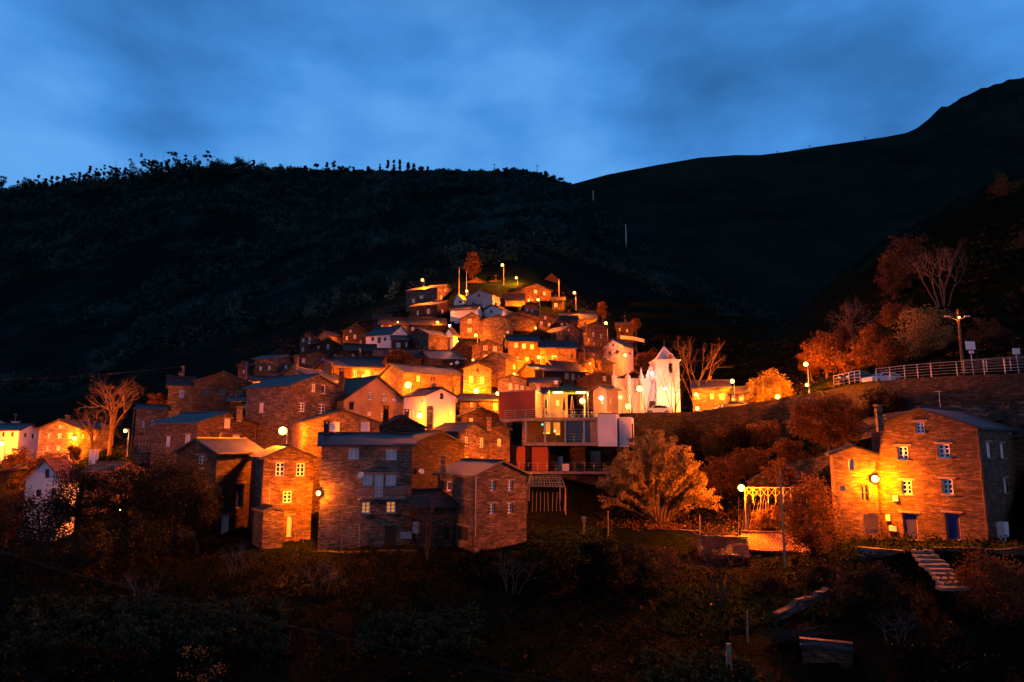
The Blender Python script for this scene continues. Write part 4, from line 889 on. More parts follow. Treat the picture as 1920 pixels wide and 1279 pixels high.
utility_pole('dark pole with lantern bracket in the village centre right', 1096, 655, 700, 119, arms=False, r=.06)
utility_pole('lattice pole behind the blue-grey house at left', 345, 686, 708, 102, arms=False, r=.16)
utility_pole('thin pole beside the tiny house at the left', 463, 678, 712, 115.5, arms=False, r=.05, mat='metal')
for lab, px, a, b, Y in (('left crossarm pole on the central ridge', 927, 307, 324, 466), ('right crossarm pole on the central ridge', 1007, 309, 328, 466)): utility_pole(lab, px, a, b, Y, r=.22)
for lab, px, a, b, Y in (('tallest pale pole on the dark slope right of the village', 1173, 421, 455, 330), ('thin pale pole on the wooded shoulder under the saddle', 1112, 357, 380, 420)): utility_pole(lab, px, a, b, Y, arms=False, r=.28, mat='metal')
for lab, px, a, b in (('leftmost tiny pole on the right mountain ridge', 1457, 283, 292), ('second pole on the right mountain ridge', 1518, 272, 284), ('third pole on the right mountain ridge', 1622, 256, 270), ('rightmost pole on the right mountain ridge', 1706, 249, 257)):
    p = pt(px, a, 815); q = pt(px, b, 815); r0 = thing('utility_pole', (p.x, 815, q.z - 4), lab, 'utility pole')
    mb = MB(); mb.tube((p.x, 815, q.z - 6), p, .45, .3, 6); mb.build('pole', 'wood', r0); mb = MB(); mb.bar(p + Vector((-1.6, 0, -1.2)), p + Vector((1.6, 0, -1.2)), .3); mb.build('crossarm', 'wood', r0)

# ------------------------------------------------------------------ walls, road, square
def prism(mb, foot, zt, zb, mi=0):
    """foot: [(px, Y, row)] or Vectors, counter-clockwise or not; vertical prism"""
    P = [Vector((p.x, p.y)) for p in foot]
    n = len(P); acc = 0
    for i in range(n):
        a, b = P[i], P[(i + 1) % n]; L = (b - a).length
        mb.quad([(a.x, a.y, zb), (b.x, b.y, zb), (b.x, b.y, zt), (a.x, a.y, zt)], [(acc, zb), (acc + L, zb), (acc + L, zt), (acc, zt)], mi); acc += L
    mb.quad([(p.x, p.y, zt) for p in P], [(p.x, p.y) for p in P], mi); mb.quad([(p.x, p.y, zb) for p in reversed(P)], [(p.x, p.y) for p in reversed(P)], mi)
    return mb
def fp(lst, row): return [pt(px, row, Y) for px, Y in lst]
def strip_wall(name, label, cat, pts, h, mat, thick=.7, lean=.12, cap=None, step=1.2, jag=.10, group=None, kind=None):
    """retaining wall along top points, h metres deep, ragged dry-stone top"""
    P = [Vector(p) for p in pts]; Q = []
    for a, b in zip(P[:-1], P[1:]):
        n = max(1, int((b - a).length / step)); Q += [a.lerp(b, i / n) for i in range(n)]
    Q.append(P[-1]); n = len(Q); top = []; u = 0
    root = thing(name, Q[n // 2] + Vector((0, 0, -(h if isinstance(h, (int, float)) else 5))), label, cat, group); mb = MB()
    F3 = []
    for i, p in enumerate(Q):
        t = (Q[min(i + 1, n - 1)] - Q[max(i - 1, 0)]); t.z = 0; t.normalize(); out = Vector((t.y, -t.x, 0))
        if out.y > 0: out = -out
        j = rnd.uniform(-jag, jag); rows = []
        hh = h if isinstance(h, (int, float)) else h[min(i * len(h) // n, len(h) - 1)]
        for k in range(5): rows.append(p + out * (lean * hh * k / 4 + rnd.uniform(-.06, .06)) + Vector((0, 0, j - (hh + j) * k / 4)))
        F3.append((p - out * thick + Vector((0, 0, j)), rows, u, hh))
        if i < n - 1: u += (Q[i + 1] - p).length
    for i in range(n - 1):
        b0, r0, u0, h0 = F3[i]; b1, r1, u1, h1 = F3[i + 1]
        mb.quad([r0[0], r1[0], b1, b0], [(u0, 0), (u1, 0), (u1, thick), (u0, thick)])
        for k in range(4):
            mb.quad([r0[k + 1], r1[k + 1], r1[k], r0[k]], [(u0, -h0 * (k + 1) / 4), (u1, -h1 * (k + 1) / 4), (u1, -h1 * k / 4), (u0, -h0 * k / 4)])
    mb.build('masonry', mat, root)
    if cap:
        for i in range(n - 1):
            pass
    return root
ROADTOP = [(1160, 777, 98.6), (1188, 776, 98.6), (1240, 775, 99.5), (1300, 774, 100), (1400, 759, 99.5), (1470, 747, 97.5), (1530, 736, 91.5), (1570, 727, 85), (1605, 721, 79), (1650, 717, 72), (1700, 712, 68), (1750, 709, 65.2), (1850, 704, 61.5), (1930, 701, 59), (2040, 697, 57.5), (2300, 690, 56)]
rt = [pt(*q) for q in ROADTOP]
strip_wall('retaining_wall', 'long high stone retaining wall carrying the church square and road', 'retaining wall', [p + Vector((0, 0, .10)) for p in rt], [6, 7.5, 7.5, 7, 6, 5, 4.5, 4.5, 4.5, 4.5, 4.5, 4.5], 'stone_dark', .6, .10, jag=.05)
mb = MB()
for a, b in zip(rt[:-1], rt[1:]):
    def inn(p, w): return Vector((p.x * (p.y + w) / p.y, p.y + w, p.z))
    mb.quad([a + Vector((0, .5, .02)), b + Vector((0, .5, .02)), inn(b, 7) + Vector((0, 0, .05)), inn(a, 7 if a.x > 40 else 10) + Vector((0, 0, .05))])
tag(mb.build('road', 'asphalt'), kind='structure')
# lane at the far left
mb = MB(); la = [(-140, 905, 74), (-60, 897, 76), (0, 890, 79), (40, 882, 83), (70, 872, 88), (90, 866, 93)]
lp_ = [pt(*q) for q in la]
for a, b in zip(lp_[:-1], lp_[1:]): mb.quad([a + Vector((0, -1.8, .05)), b + Vector((0.4, -1.6, .05)), b + Vector((-.3, 1.4, .12)), a + Vector((0, 1.6, .12))])
tag(mb.build('lane', 'asphalt'), kind='structure')
strip_wall('garden_wall', 'low lane wall at the left edge below the floodlit house', 'garden wall', [p + Vector((0, -2.2, .35)) for p in lp_], 1.6, 'stone_rough', .4)
strip_wall('garden_wall', 'white garden wall in pieces on the slope above the church', 'garden wall', [pt(1163, 629, 146), pt(1182, 630, 145), pt(1208, 636, 144)], .75, 'plaster_grey', .3, 0, jag=0)
strip_wall('terrace_wall', 'dark stone wall edging the terrace under the golden tree', 'garden wall', [pt(1130, 991, 63.5), pt(1200, 991, 63), pt(1262, 992, 62.5), pt(1312, 996, 62)], 2.1, 'stone_dark', .5)
strip_wall('terrace_wall', 'low wall in front of the balcony house', 'garden wall', [pt(556, 1030, 56.3), pt(600, 1036, 55.2), pt(700, 1036, 55), pt(782, 1034, 55)], 1.5, 'stone_dark', .7)
strip_wall('terrace_wall', 'long low wall edging the grass in front of the blue-doored house', 'garden wall', [pt(1608, 1028, 46.2), pt(1680, 1032, 45.2), pt(1692, 1033, 45)], 1.6, 'stone_rough', .5)
strip_wall('terrace_wall', 'stone wall right of the garden steps below the blue-doored house', 'garden wall', [pt(1752, 1026, 45), pt(1830, 1030, 44.4), pt(1960, 1030, 44.4), pt(2080, 1030, 45)], 1.8, 'stone_rough', .5)
strip_wall('terrace_wall', 'terraced stone wall between the road and the big right house', 'garden wall', [pt(1560, 800, 72), pt(1640, 780, 66), pt(1740, 764, 62), pt(1850, 758, 60), pt(1980, 750, 57.5)], 2.0, 'stone_rough', .6, jag=.16)
strip_wall('terrace_wall', 'broken stone wall on the slope left of the right house', 'garden wall', [pt(1400, 905, 76), pt(1450, 872, 76), pt(1530, 860, 72), pt(1562, 850, 70)], 2.0, 'stone_rough', .6, jag=.2)
strip_wall('terrace_wall', 'dry-stone steps of wall crossing the grass patch at the bottom right', 'garden wall', [pt(1450, 1150, 36.5), pt(1500, 1128, 38), pt(1555, 1104, 40)], .45, 'stone_dark', .35, .25, step=.5, jag=.14)
strip_wall('terrace_wall', 'dark stone wall below the lower cafe terrace', 'garden wall', [pt(930, 889, 81.2), pt(1000, 888, 80.6), pt(1080, 888, 80.4), pt(1155, 888, 81)], 3.0, 'stone_dark', .6)
for i, (y0, Yt, x0, x1) in enumerate([(566, 172, 1180, 1330), (586, 166, 1170, 1400), (606, 158, 1190, 1440), (628, 150, 1225, 1430)]):
    strip_wall('terrace_wall', ['highest', 'second highest', 'third highest', 'lowest'][i] + ' faint terrace wall on the dark slope above the church', 'terrace wall', [pt(x0 + (x1 - x0) * t, y0 + 5 * t + 2 * math.sin(t * 9), Yt) for t in (0, .25, .5, .75, 1)], 1.1, 'ground', .5, jag=.35, group='terrace walls above the church')

def railing(label, pts, h=1.1, n_rail=4, step=1.6, mat='metal', pr=.035, rr=.018, ctop=True):
    P = [Vector(p) for p in pts]; root = thing('railing', P[0], label, 'railing')
    Q = []
    for a, b in zip(P[:-1], P[1:]):
        n = max(1, round((b - a).length / step)); Q += [a.lerp(b, i / n) for i in range(n)]
    Q.append(P[-1])
    for q_ in Q: MB().tube(q_, q_ + Vector((0, 0, h)), pr, pr, 6).build('post', mat, root)
    for k in range(n_rail):
        z = h * (k + 1) / n_rail; mb = MB()
        for a, b in zip(P[:-1], P[1:]): mb.tube(a + Vector((0, 0, z)), b + Vector((0, 0, z)), rr * (1.6 if k == n_rail - 1 else 1), rr * (1.6 if k == n_rail - 1 else 1), 5)
        mb.build('rail', mat, root)
    return root
railing('short first stretch of road railing left of the parked car', [rt[6].lerp(rt[7], .9) + Vector((0, .2, .1)), rt[8] + Vector((0, .2, .1)), rt[8].lerp(rt[9], .25) + Vector((0, .2, .1))], 1.45, 4, 1.9, pr=.05, rr=.03)
railing('long grey metal railing along the road above the right house', [rt[9] + Vector((-.2, .25, .1)), rt[10] + Vector((0, .25, .1)), rt[11] + Vector((0, .25, .1)), rt[12] + Vector((0, .25, .1)), rt[13] + Vector((0, .25, .1)), rt[14] + Vector((0, .25, .1))], 1.35, 5, 1.9, pr=.045, rr=.022)
p0, p1 = pt(1808, 700, 66.5), pt(1990, 690, 62)
railing('second shorter railing behind the road railing at the right edge', [p0, p1], 1.3, 5, 1.8, pr=.04, rr=.02)

# road signs seen from behind
def sign(label, px, y0, y1, w, ybot, Y, small=None):
    a, b = pt(px, y0, Y), pt(px, y1, Y); c = (a + b) / 2; W = w / F * Y; H_ = a.z - b.z
    root = thing('road_sign', (c.x, Y, pt(px, ybot, Y).z - .5), label, 'road sign')
    MB().box((c.x, Y - .03, c.z), W, .03, H_).build('sign_board', 'plaster_white', root)
    mb = MB(); mb.box((c.x, Y - .05, c.z + H_ * .46), W * .98, .02, .04); mb.box((c.x, Y - .05, c.z - H_ * .46), W * .98, .02, .04); mb.build('board_rim', 'metal', root)
    mb = MB(); mb.tube((c.x + .1, Y + .05, pt(px, ybot, Y).z - .5), (c.x, Y + .05, c.z + H_ * .35), .035, .035, 8); mb.build('post', 'metal', root)
    if small: MB().box((c.x + .05, Y - .03, b.z - .22), W * .55, .03, .25).build('sign_board', 'plaster_white', root)
sign('larger white sign board beside the tall wooden pole over the road', 1819, 640, 656, 18, 702, 65.5, small=True)
sign('smaller white sign board near the right edge over the road', 1905, 653, 664.5, 13.5, 700, 64)

# parked cars
def car(label, px, py, Y, yaw, mat, L=4.0, W=1.7, Hh=1.42):
    p = pt(px, py, Y); root = thing('parked_car', p, label, 'car'); ca, sa = math.cos(yaw), math.sin(yaw)
    T = lambda x, y, z: Vector((p.x + ca * x - sa * y, p.y + sa * x + ca * y, p.z + z))
    prof = [(-L / 2, .35), (-L / 2, .75), (-L * .46, .88), (-L * .24, .95), (-L * .10, Hh - .04), (L * .06, Hh), (L * .26, Hh - .05), (L * .42, .98), (L / 2, .90), (L / 2, .35)]
    def shell(sel, hw, mat_, nm, par, zoff=0):
        mb = MB(); a = [T(x, -hw(z), z + zoff) for x, z in sel]; b = [T(x, hw(z), z + zoff) for x, z in sel]; n = len(sel)
        for i in range(n): j = (i + 1) % n; mb.quad([a[i], a[j], b[j], b[i]])
        mb.quad(list(reversed(a))); mb.quad(b); return mb.build(nm, mat_, par)
    body = shell(prof, lambda z: W / 2 if z < 1 else W / 2 - .16, mat, 'body', root)
    shell([(-L * .22, .97), (-L * .095, Hh - .09), (L * .06, Hh - .06), (L * .25, Hh - .10), (L * .37, .99)], lambda z: W / 2 + .01 if z < 1 else W / 2 - .13, 'glass', 'side_window', root)
    wb = MB(); wb.quad([T(-L * .235, -W * .40, .99), T(-L * .235, W * .40, .99), T(-L * .107, W * .36, Hh - .06), T(-L * .107, -W * .36, Hh - .06)]); wb.quad([T(-L * .255, -W * .40, .97), T(-L * .255, W * .40, .97), T(-L * .12, W * .36, Hh - .05), T(-L * .12, -W * .36, Hh - .05)]); wb.build('windscreen', 'glass', root)
    for x in (-L * .31, L * .31):
        for s in (-1, 1):
            mb = MB(); mb.tube(T(x, s * (W / 2 - .2), .32), T(x, s * (W / 2 + .02), .32), .32, .32, 16); w = mb.build('wheel', 'rubber', root)
            mb = MB(); mb.tube(T(x, s * (W / 2), .32), T(x, s * (W / 2 + .03), .32), .18, .16, 12); mb.build('rim', 'metal', w)
    for s in (-1, 1): MB().box(T(-L / 2 - .01, s * W * .36, .70), .06, .34, .16, ax=(ca, sa, 0)).build('headlight', 'frame_white', root)
    return root
car('dark car with its rear window showing parked behind the road railing', 1607, 719, 82.5, .35, 'car_paint', 4.1)
car('white car mostly hidden behind the road edge wall', 1655, 722, 77, .2, 'car_white', 4.0)
car('dark car parked on the square right of the church', 1375, 770, 103.5, .1, 'car_paint', 3.9)
car('white car parked before the church tower', 1232, 778, 101.2, .05, 'car_white', 3.9)

# ------------------------------------------------------------------ church
def church():
    zb = pt(1230, 776, 106).z
    root = thing('church', pt(1215, 776, 108), 'small white village church with pointed tower and clock', 'church')
    Y0 = 106.0
    def X(px, row=730, Y=Y0): return pt(px, row, Y).x
    def Zr(row, Y=Y0): return float(zr(row, Y))
    # nave
    a, b = X(1152, 740, 107), X(1232, 740, 107); W = b - a; ze = Zr(712, 107); O = Vector((a, 107))
    mb = MB(); d = Vector((1, 0)); n = Vector((0, -1))
    u = lambda px, row=740: pt(px, row, 107).x - a
    holes = [(u(1223), (Zr(752, 107) + Zr(769, 107)) / 2, .95, Zr(752, 107) - Zr(769, 107)), (u(1196), Zr(730, 107), .7, 1.1)]
    cut_wall(mb, O, d, n, W, zb - 1, ze, 0, holes, .3)
    cut_wall(mb, Vector((a, 121)), Vector((0, -1)), Vector((-1, 0)), 14, zb - 1, ze, 0, [])
    cut_wall(mb, Vector((b, 107)), Vector((0, 1)), Vector((1, 0)), 14, zb - 1, ze, 0, [])
    cut_wall(mb, Vector((b, 121)), Vector((-1, 0)), Vector((0, 1)), W, zb - 1, ze, 1.4, [])
    mb.build('wall', 'church_white', root)
    roof_mesh(Vector((a, 107.6)), Vector((0, 1)), Vector((1, 0)), 13.4, W, ze, 1.3, root, 'tile', o=.1, jit=.02)
    mb = MB(); mb.box((a + W / 2, 106.95, ze + .08), W + .3, .35, .22); mb.build('cornice', 'church_white', root)
    window('D', root, O, d, n, *holes[0], rec=.25); window('g', root, O, d, n, *holes[1], rec=.25)
    # stepped curved gable over the door with its own light
    g0, g1, ga = X(1211, 700, 106.7), X(1230, 700, 106.7), Zr(684, 106.7); mb = MB(); N = 14; cx, hw = (g0 + g1) / 2, (g1 - g0) / 2
    prof = [(-1, 0), (-1, .28), (-.80, .36), (-.72, .52), (-.45, .64), (-.28, .86), (0, 1), (.28, .86), (.45, .64), (.72, .52), (.80, .36), (1, .28), (1, 0)]
    hz = ga - ze - .1; f = [Vector((cx + x * hw, 106.7, ze + .15 + z * hz)) for x, z in prof]; bk = [p + Vector((0, .4, 0)) for p in f]
    mb.quad(f); mb.quad(list(reversed(bk)))
    for i in range(len(f)): j = (i + 1) % len(f); mb.quad([f[i], bk[i], bk[j], f[j]])
    mb.build('front_gable', 'church_white', root)
    # round buttresses with cone tops
    for px, top in ((1152, 694), (1178, 694), (1203, 689)):
        x = X(px, 740, 106.6); z1 = Zr(707, 106.6); z2 = Zr(top, 106.6); mb = MB()
        mb.disc_stack((x, 106.6, 0), [(0, zb - 1), (.38, zb - 1), (.38, z1), (.46, z1), (.46, z1 + .12), (.30, z1 + .18), (.16, z1 + (z2 - z1) * .5), (.05, z2), (0, z2)], 16); mb.build('round_buttress', 'church_white', root)
    # tower
    a, b = X(1230.5, 720), X(1274.5, 720); W = b - a; ze = Zr(677); O = Vector((a, Y0)); D_ = W
    mb = MB(); uu = lambda px, row: pt(px, row, Y0).x - a
    hole = (uu(1257.5, 690), (Zr(681) + Zr(699)) / 2, .62, Zr(681) - Zr(699))
    cut_wall(mb, O, d, n, W, zb - 1, ze, 0, [hole], .5)
    cut_wall(mb, Vector((a, Y0 + D_)), Vector((0, -1)), Vector((-1, 0)), D_, zb - 1, ze, 0, [(D_ * .5, hole[1], .62, hole[3])], .5)
    cut_wall(mb, Vector((b, Y0)), Vector((0, 1)), Vector((1, 0)), D_, zb - 1, ze, 0, [(D_ * .5, hole[1], .62, hole[3])], .5)
    cut_wall(mb, Vector((b, Y0 + D_)), Vector((-1, 0)), Vector((0, 1)), W, zb - 1, ze, 0, [])
    t = mb.build('tower', 'church_white', root)
    cxt, cyt = (a + b) / 2, Y0 + D_ / 2
    mb = MB(); mb.box((cxt, cyt, ze + .13), W + .55, D_ + .55, .22); mb.box((cxt, cyt, ze - .08), W + .25, D_ + .25, .18); mb.box((cxt, cyt, Zr(712)), W + .22, D_ + .22, .18); mb.build('cornice', 'church_white', t)
    mb = MB(); hw = W / 2 * .86; z0 = ze + .24; zt = Zr(647); hs = [(1.0, 0), (.93, .10), (.72, .30), (.50, .52), (.30, .74), (.12, .93), (.04, 1)]
    for (r0, h0), (r1, h1) in zip(hs[:-1], hs[1:]):
        for k in range(4):
            c = [(-1, -1), (1, -1), (1, 1), (-1, 1)]; p, q = c[k], c[(k + 1) % 4]
            mb.quad([(cxt + p[0] * hw * r0, cyt + p[1] * hw * r0, z0 + (zt - z0) * h0), (cxt + q[0] * hw * r0, cyt + q[1] * hw * r0, z0 + (zt - z0) * h0), (cxt + q[0] * hw * r1, cyt + q[1] * hw * r1, z0 + (zt - z0) * h1), (cxt + p[0] * hw * r1, cyt + p[1] * hw * r1, z0 + (zt - z0) * h1)])
    sp = mb.build('spire', 'church_white', t)
    mb = MB(); mb.sphere((cxt, cyt, zt + .05), .14); mb.tube((cxt, cyt, zt), (cxt, cyt, zt + 1.1), .03, .03); mb.bar((cxt - .22, cyt, zt + .8), (cxt + .22, cyt, zt + .8), .05); mb.build('cross', 'dark_metal', sp)
    cc = Vector((X(1257, 668), Y0 - .02 + W * .05, Zr(668))); mb = MB(); mb.tube(cc + Vector((0, .5, 0)), cc + Vector((0, -.10, 0)), .50, .50, 24); ck = mb.build('clock', 'church_white', t)
    mb = MB(); mb.tube(cc + Vector((0, -.10, 0)), cc + Vector((0, -.12, 0)), .42, .42, 24); mb.build('clock_face', 'plaster_brown', ck)
    mb = MB(); mb.bar(cc + Vector((-.10, -.14, -.22)), cc + Vector((0, -.14, .05)), .05); mb.bar(cc + Vector((.12, -.14, -.24)), cc + Vector((0, -.14, .05)), .05)
    for k in range(12):
        an = k * math.pi / 6; mb.bar(cc + Vector((math.cos(an) * .32, -.14, math.sin(an) * .32)), cc + Vector((math.cos(an) * .38, -.14, math.sin(an) * .38)), .03)
    mb.build('clock_hands', 'dark_metal', ck)
    bx = a + hole[0]; mb = MB(); mb.disc_stack((bx, Y0 + .9, hole[1] - .3), [(.0, .6), (.12, .58), (.17, .35), (.22, .12), (.30, 0), (.27, 0), (0, .3)], 14); mb.build('bell', 'wood_pale', t)
    mb = MB()
    for s in range(9):
        t0, t1 = math.pi * s / 9, math.pi * (s + 1) / 9; r = .40; zc = hole[1] + hole[3] / 2 - .05
        mb.bar((bx + math.cos(t0) * r, Y0 - .03, zc + math.sin(t0) * r * .8), (bx + math.cos(t1) * r, Y0 - .03, zc + math.sin(t1) * r * .8), .10)
    mb.build('arch_trim', 'church_white', t)
church()

# ------------------------------------------------------------------ cafe
def cafe():
    root = thing('cafe_building', pt(1040, 886, 84), 'modern cafe building with red walls, glass storey and white end blocks', 'cafe')
    Zr = lambda row, Y: float(zr(row, Y))
    def pr(nm, foot, row, r0, r1, Yz, mat, par=root):
        mb = MB(); prism(mb, fp(foot, row), Zr(r0, Yz), Zr(r1, Yz)); return mb.build(nm, mat, par)
    pr('red_wall', [(935, 86), (1004, 82.5), (1017, 90), (946, 92)], 757, 733, 783, 83, 'plaster_red')
    pr('parapet_cap', [(934, 85.8), (1004.5, 82.3), (1017.5, 90.2), (945, 92.2)], 757, 732, 733, 83, 'concrete')
    # deck = roof of the glass storey
    pr('terrace_slab', [(936, 85.2), (985, 81.5), (1122, 79.6), (1156, 88), (1160, 97), (946, 97)], 785, 783.5, 789.5, 82, 'concrete')
    pr('floor_slab', [(982, 82), (1124, 79.2), (1128, 91), (984, 92)], 833, 829.5, 836, 81, 'concrete')
    st = pr('stone_wall_panel', [(937, 84.8), (961, 83.8), (961, 84.4), (937, 85.4)], 810, 789, 834, 84, 'stone_pale')
    pr('stone_wall_panel', [(979, 83), (985, 82.7), (985, 83.4), (979, 83.6)], 810, 789, 834, 84, 'stone_pale')
    pr('concrete_base', [(938, 84.9), (984, 83), (984, 83.6), (938, 85.5)], 834, 834, 840, 84, 'concrete')
    pr('door', [(962, 84.3), (978, 83.6), (978, 83.8), (962, 84.5)], 812, 793, 834, 84, 'glass')
    pr('back_wall', [(985, 88), (1124, 86), (1124, 86.4), (985, 88.4)], 810, 789, 830, 87, 'plaster_brown')
    pr('inner_column', [(1033, 86), (1037, 86), (1037, 86.4), (1033, 86.4)], 810, 789, 830, 86, 'wood_pale')
    for px, w, r0, r1 in ((1026, 12, 791, 811), (1044, 12, 792, 812)):
        pr('lit_interior_window', [(px - w / 2, 85.4), (px + w / 2, 85.4), (px + w / 2, 85.7), (px - w / 2, 85.7)], 800, r0, r1, 85.5, 'glow_window')
    for px, row, w, m in ((1025, 812, 12, 'glow_lantern'), (1046, 814, 8, 'glow_lantern'), (1017, 796, 3, 'glow_green'), (1040, 808, 3, 'glow_green')):
        pr('interior_lamp', [(px - w / 2, 84.6), (px + w / 2, 84.6), (px + w / 2, 84.9), (px - w / 2, 84.9)], row, row - 1.5, row + 1.5, 84.7, m)
    for px, Y in ((986, 82.3), (1095, 80.4), (1121, 79.8), (1060, 80.9), (1022, 81.6)):
        pr('column', [(px - 1.6, Y), (px + 1.6, Y - .02), (px + 1.6, Y + .25), (px - 1.6, Y + .25)], 810, 789, 830, 81, 'metal')
    for a, b, Ya, Yb in ((1062, 1094, 81.1, 80.5), (1097, 1106, 80.3, 80.1)):
        pr('glass_pane', [(a, Ya), (b, Yb), (b, Yb + .06), (a, Ya + .06)], 810, 790, 829.5, 81, 'glass')
    for k in range(5):
        x = 1107 + k * 2.8; pr('cladding_panel', [(x, 80.1 - k * .05), (x + 2.4, 80.05 - k * .05), (x + 2.4, 80.25 - k * .05), (x, 80.3 - k * .05)], 810, 790, 829.5, 80.5, 'concrete')
    w1 = pr('white_block', [(1121, 78.6), (1156, 78.4), (1161.5, 84), (1126, 85)], 806, 776, 837, 78.5, 'plaster_white')
    pr('block_cap', [(1120.5, 78.4), (1157, 78.2), (1162.5, 84.2), (1126, 85.2)], 806, 774, 776, 78.5, 'concrete', w1)
    w2 = pr('white_block', [(1161, 80.4), (1183, 80.2), (1188.5, 85), (1165, 86)], 806, 782, 838, 80.3, 'plaster_white')
    pr('slot_window', [(1184.6, 81.3), (1187, 83.6), (1187.4, 83.5), (1185, 81.2)], 806, 794, 832, 81.4, 'glass', w2)
    pr('red_wall', [(932.5, 88), (957, 82), (985, 81.6), (985, 82.2), (958, 82.7), (936, 88.5)], 860, 837, 884, 82, 'plaster_red')
    pr('red_wall', [(997, 82), (1028, 81.4), (1028, 88), (997, 88)], 860, 838, 885, 82, 'plaster_red')
    pr('rear_wall', [(930, 90), (1165, 88), (1165, 88.5), (930, 90.5)], 860, 837, 890, 89, 'stone_dark')
    pr('brown_wall', [(1068, 84), (1098, 83.5), (1098, 88), (1068, 88)], 860, 838, 887, 84, 'stone')
    pr('glazed_door', [(1099, 86), (1126, 85.6), (1126, 85.8), (1099, 86.2)], 860, 846, 884, 86, 'glass')
    pr('wall_lower', [(1157, 80.6), (1165, 80.5), (1166, 88), (1157, 88)], 860, 836, 892, 81, 'stone_dark')
    pr('lower_terrace_slab', [(930, 80.4), (1156, 79.6), (1162, 90), (930, 91)], 888, 884.5, 889, 80, 'concrete')
    railing('thin metal railing of the lower cafe terrace', [pt(957, 884.5, 80.7), pt(1060, 884.5, 80.2), pt(1150, 884.5, 79.9)], 1.0, 3, 1.1, pr=.022, rr=.012)
    railing('thin metal railing of the glass storey balcony', [pt(986, 829.5, 81.8), pt(1060, 829.5, 80.6), pt(1093, 829.5, 80.1)], .95, 3, 1.1, pr=.018, rr=.009)
    railing('metal railing in front of the upper red wall', [pt(947, 785, 83.6), pt(985, 784, 81.8), pt(1010, 783.5, 81.2)], 1.0, 4, 1.3, pr=.025, rr=.016)
    railing('metal railing along the upper cafe terrace right part', [pt(1014, 783.5, 81.1), pt(1070, 783.5, 80.4), pt(1118, 783.5, 79.9)], 1.0, 3, 1.3, pr=.02, rr=.012)
cafe()
H('CF', 'small brown bar hut with a lit white wall behind the terrace', 1112, 1137, 1159, 730, 778, 'L', 724, 'plaster_brown', 'slate', [(1146, 752, 5, 8, 'w'), (1128, 752, 6, 12, 'W')], Y=95, cat='hut')
H('CG', 'ochre lit wall of the hut at the back of the terrace', 1016, 1019, 1064, 738, 780, 'L', 730, 'plaster_brown', 'slate', [(1024, 757, 5, 16, 'd'), (1046, 756, 6, 10, 'o')], Y=94, cat='hut')
# cafe furniture
zdeck = float(zr(783.5, 82)) + .01
def chair(px, Y, yaw, label):
    p = Vector((pt(px, 780, Y).x, Y, zdeck)); root = thing('cafe_chair', p, label, 'chair', 'cafe chairs on the upper terrace')
    ca, sa = math.cos(yaw), math.sin(yaw); T = lambda x, y, z: Vector((p.x + ca * x - sa * y, p.y + sa * x + ca * y, p.z + z))
    MB().box(T(0, 0, .45), .44, .44, .04, ax=(ca, sa, 0)).build('seat', 'metal', root)
    MB().box(T(0, .21, .72), .44, .04, .36, ax=(ca, sa, 0)).build('backrest', 'metal', root)
    for sx in (-1, 1):
        for sy in (-1, 1): MB().tube(T(sx * .19, sy * .19, 0), T(sx * .19, sy * .19, .45), .02, .02, 5).build('leg', 'metal', root)
def table(px, Y, label):
    p = Vector((pt(px, 780, Y).x, Y, zdeck)); root = thing('cafe_table', p, label, 'table', 'cafe tables on the upper terrace')
    MB().box(p + Vector((0, 0, .73)), .75, .75, .035).build('tabletop', 'metal', root); MB().tube(p, p + Vector((0, 0, .72)), .04, .04, 8).build('pedestal', 'metal', root)
    MB().tube(p, p + Vector((0, 0, .04)), .25, .22, 12).build('base', 'metal', root)
for px, Y, wh in ((1022, 83.5, 'leftmost cafe table by the lit hut door'), (1040, 84.5, 'cafe table under the left tube light'), (1056, 83, 'cafe table left of the first closed parasol'), (1075, 84, 'cafe table between the two closed parasols'), (1095, 83.2, 'cafe table under the glaring terrace lamp'), (1112, 84.5, 'cafe table left of the white end block'), (1142, 87, 'rightmost cafe table, in front of the bar hut')):
    table(px, Y, wh)
    for k, dx in enumerate((-5.5, 5.5)): chair(px + dx, Y + rnd.uniform(-.3, .3), (1.57 if k else -1.57) + rnd.uniform(-.4, .4), 'metal chair %s the %s' % ('left of' if k == 0 else 'right of', wh))
def parasol(px, Y, top, label, mat):
    p = Vector((pt(px, 780, Y).x, Y, zdeck)); h = float(zr(top, Y)) - zdeck; root = thing('closed_parasol', p, label, 'parasol')
    MB().tube(p, p + Vector((0, 0, h)), .03, .025, 8).build('pole', 'metal', root); MB().tube(p, p + Vector((0, 0, .08)), .3, .28, 12).build('base', 'concrete', root)
    MB().disc_stack(p, [(.02, h), (.08, h - .1), (.14, h * .75), (.22, h * .42), (.16, h * .36), (.03, h * .4)], 9).build('folded_canopy', mat, root)
parasol(1058, 83.6, 744, 'closed red parasol left of the terrace lamp', 'parasol_cloth'); parasol(1073, 84.6, 742, 'closed parasol next to the terrace lamp', 'parasol_cloth')
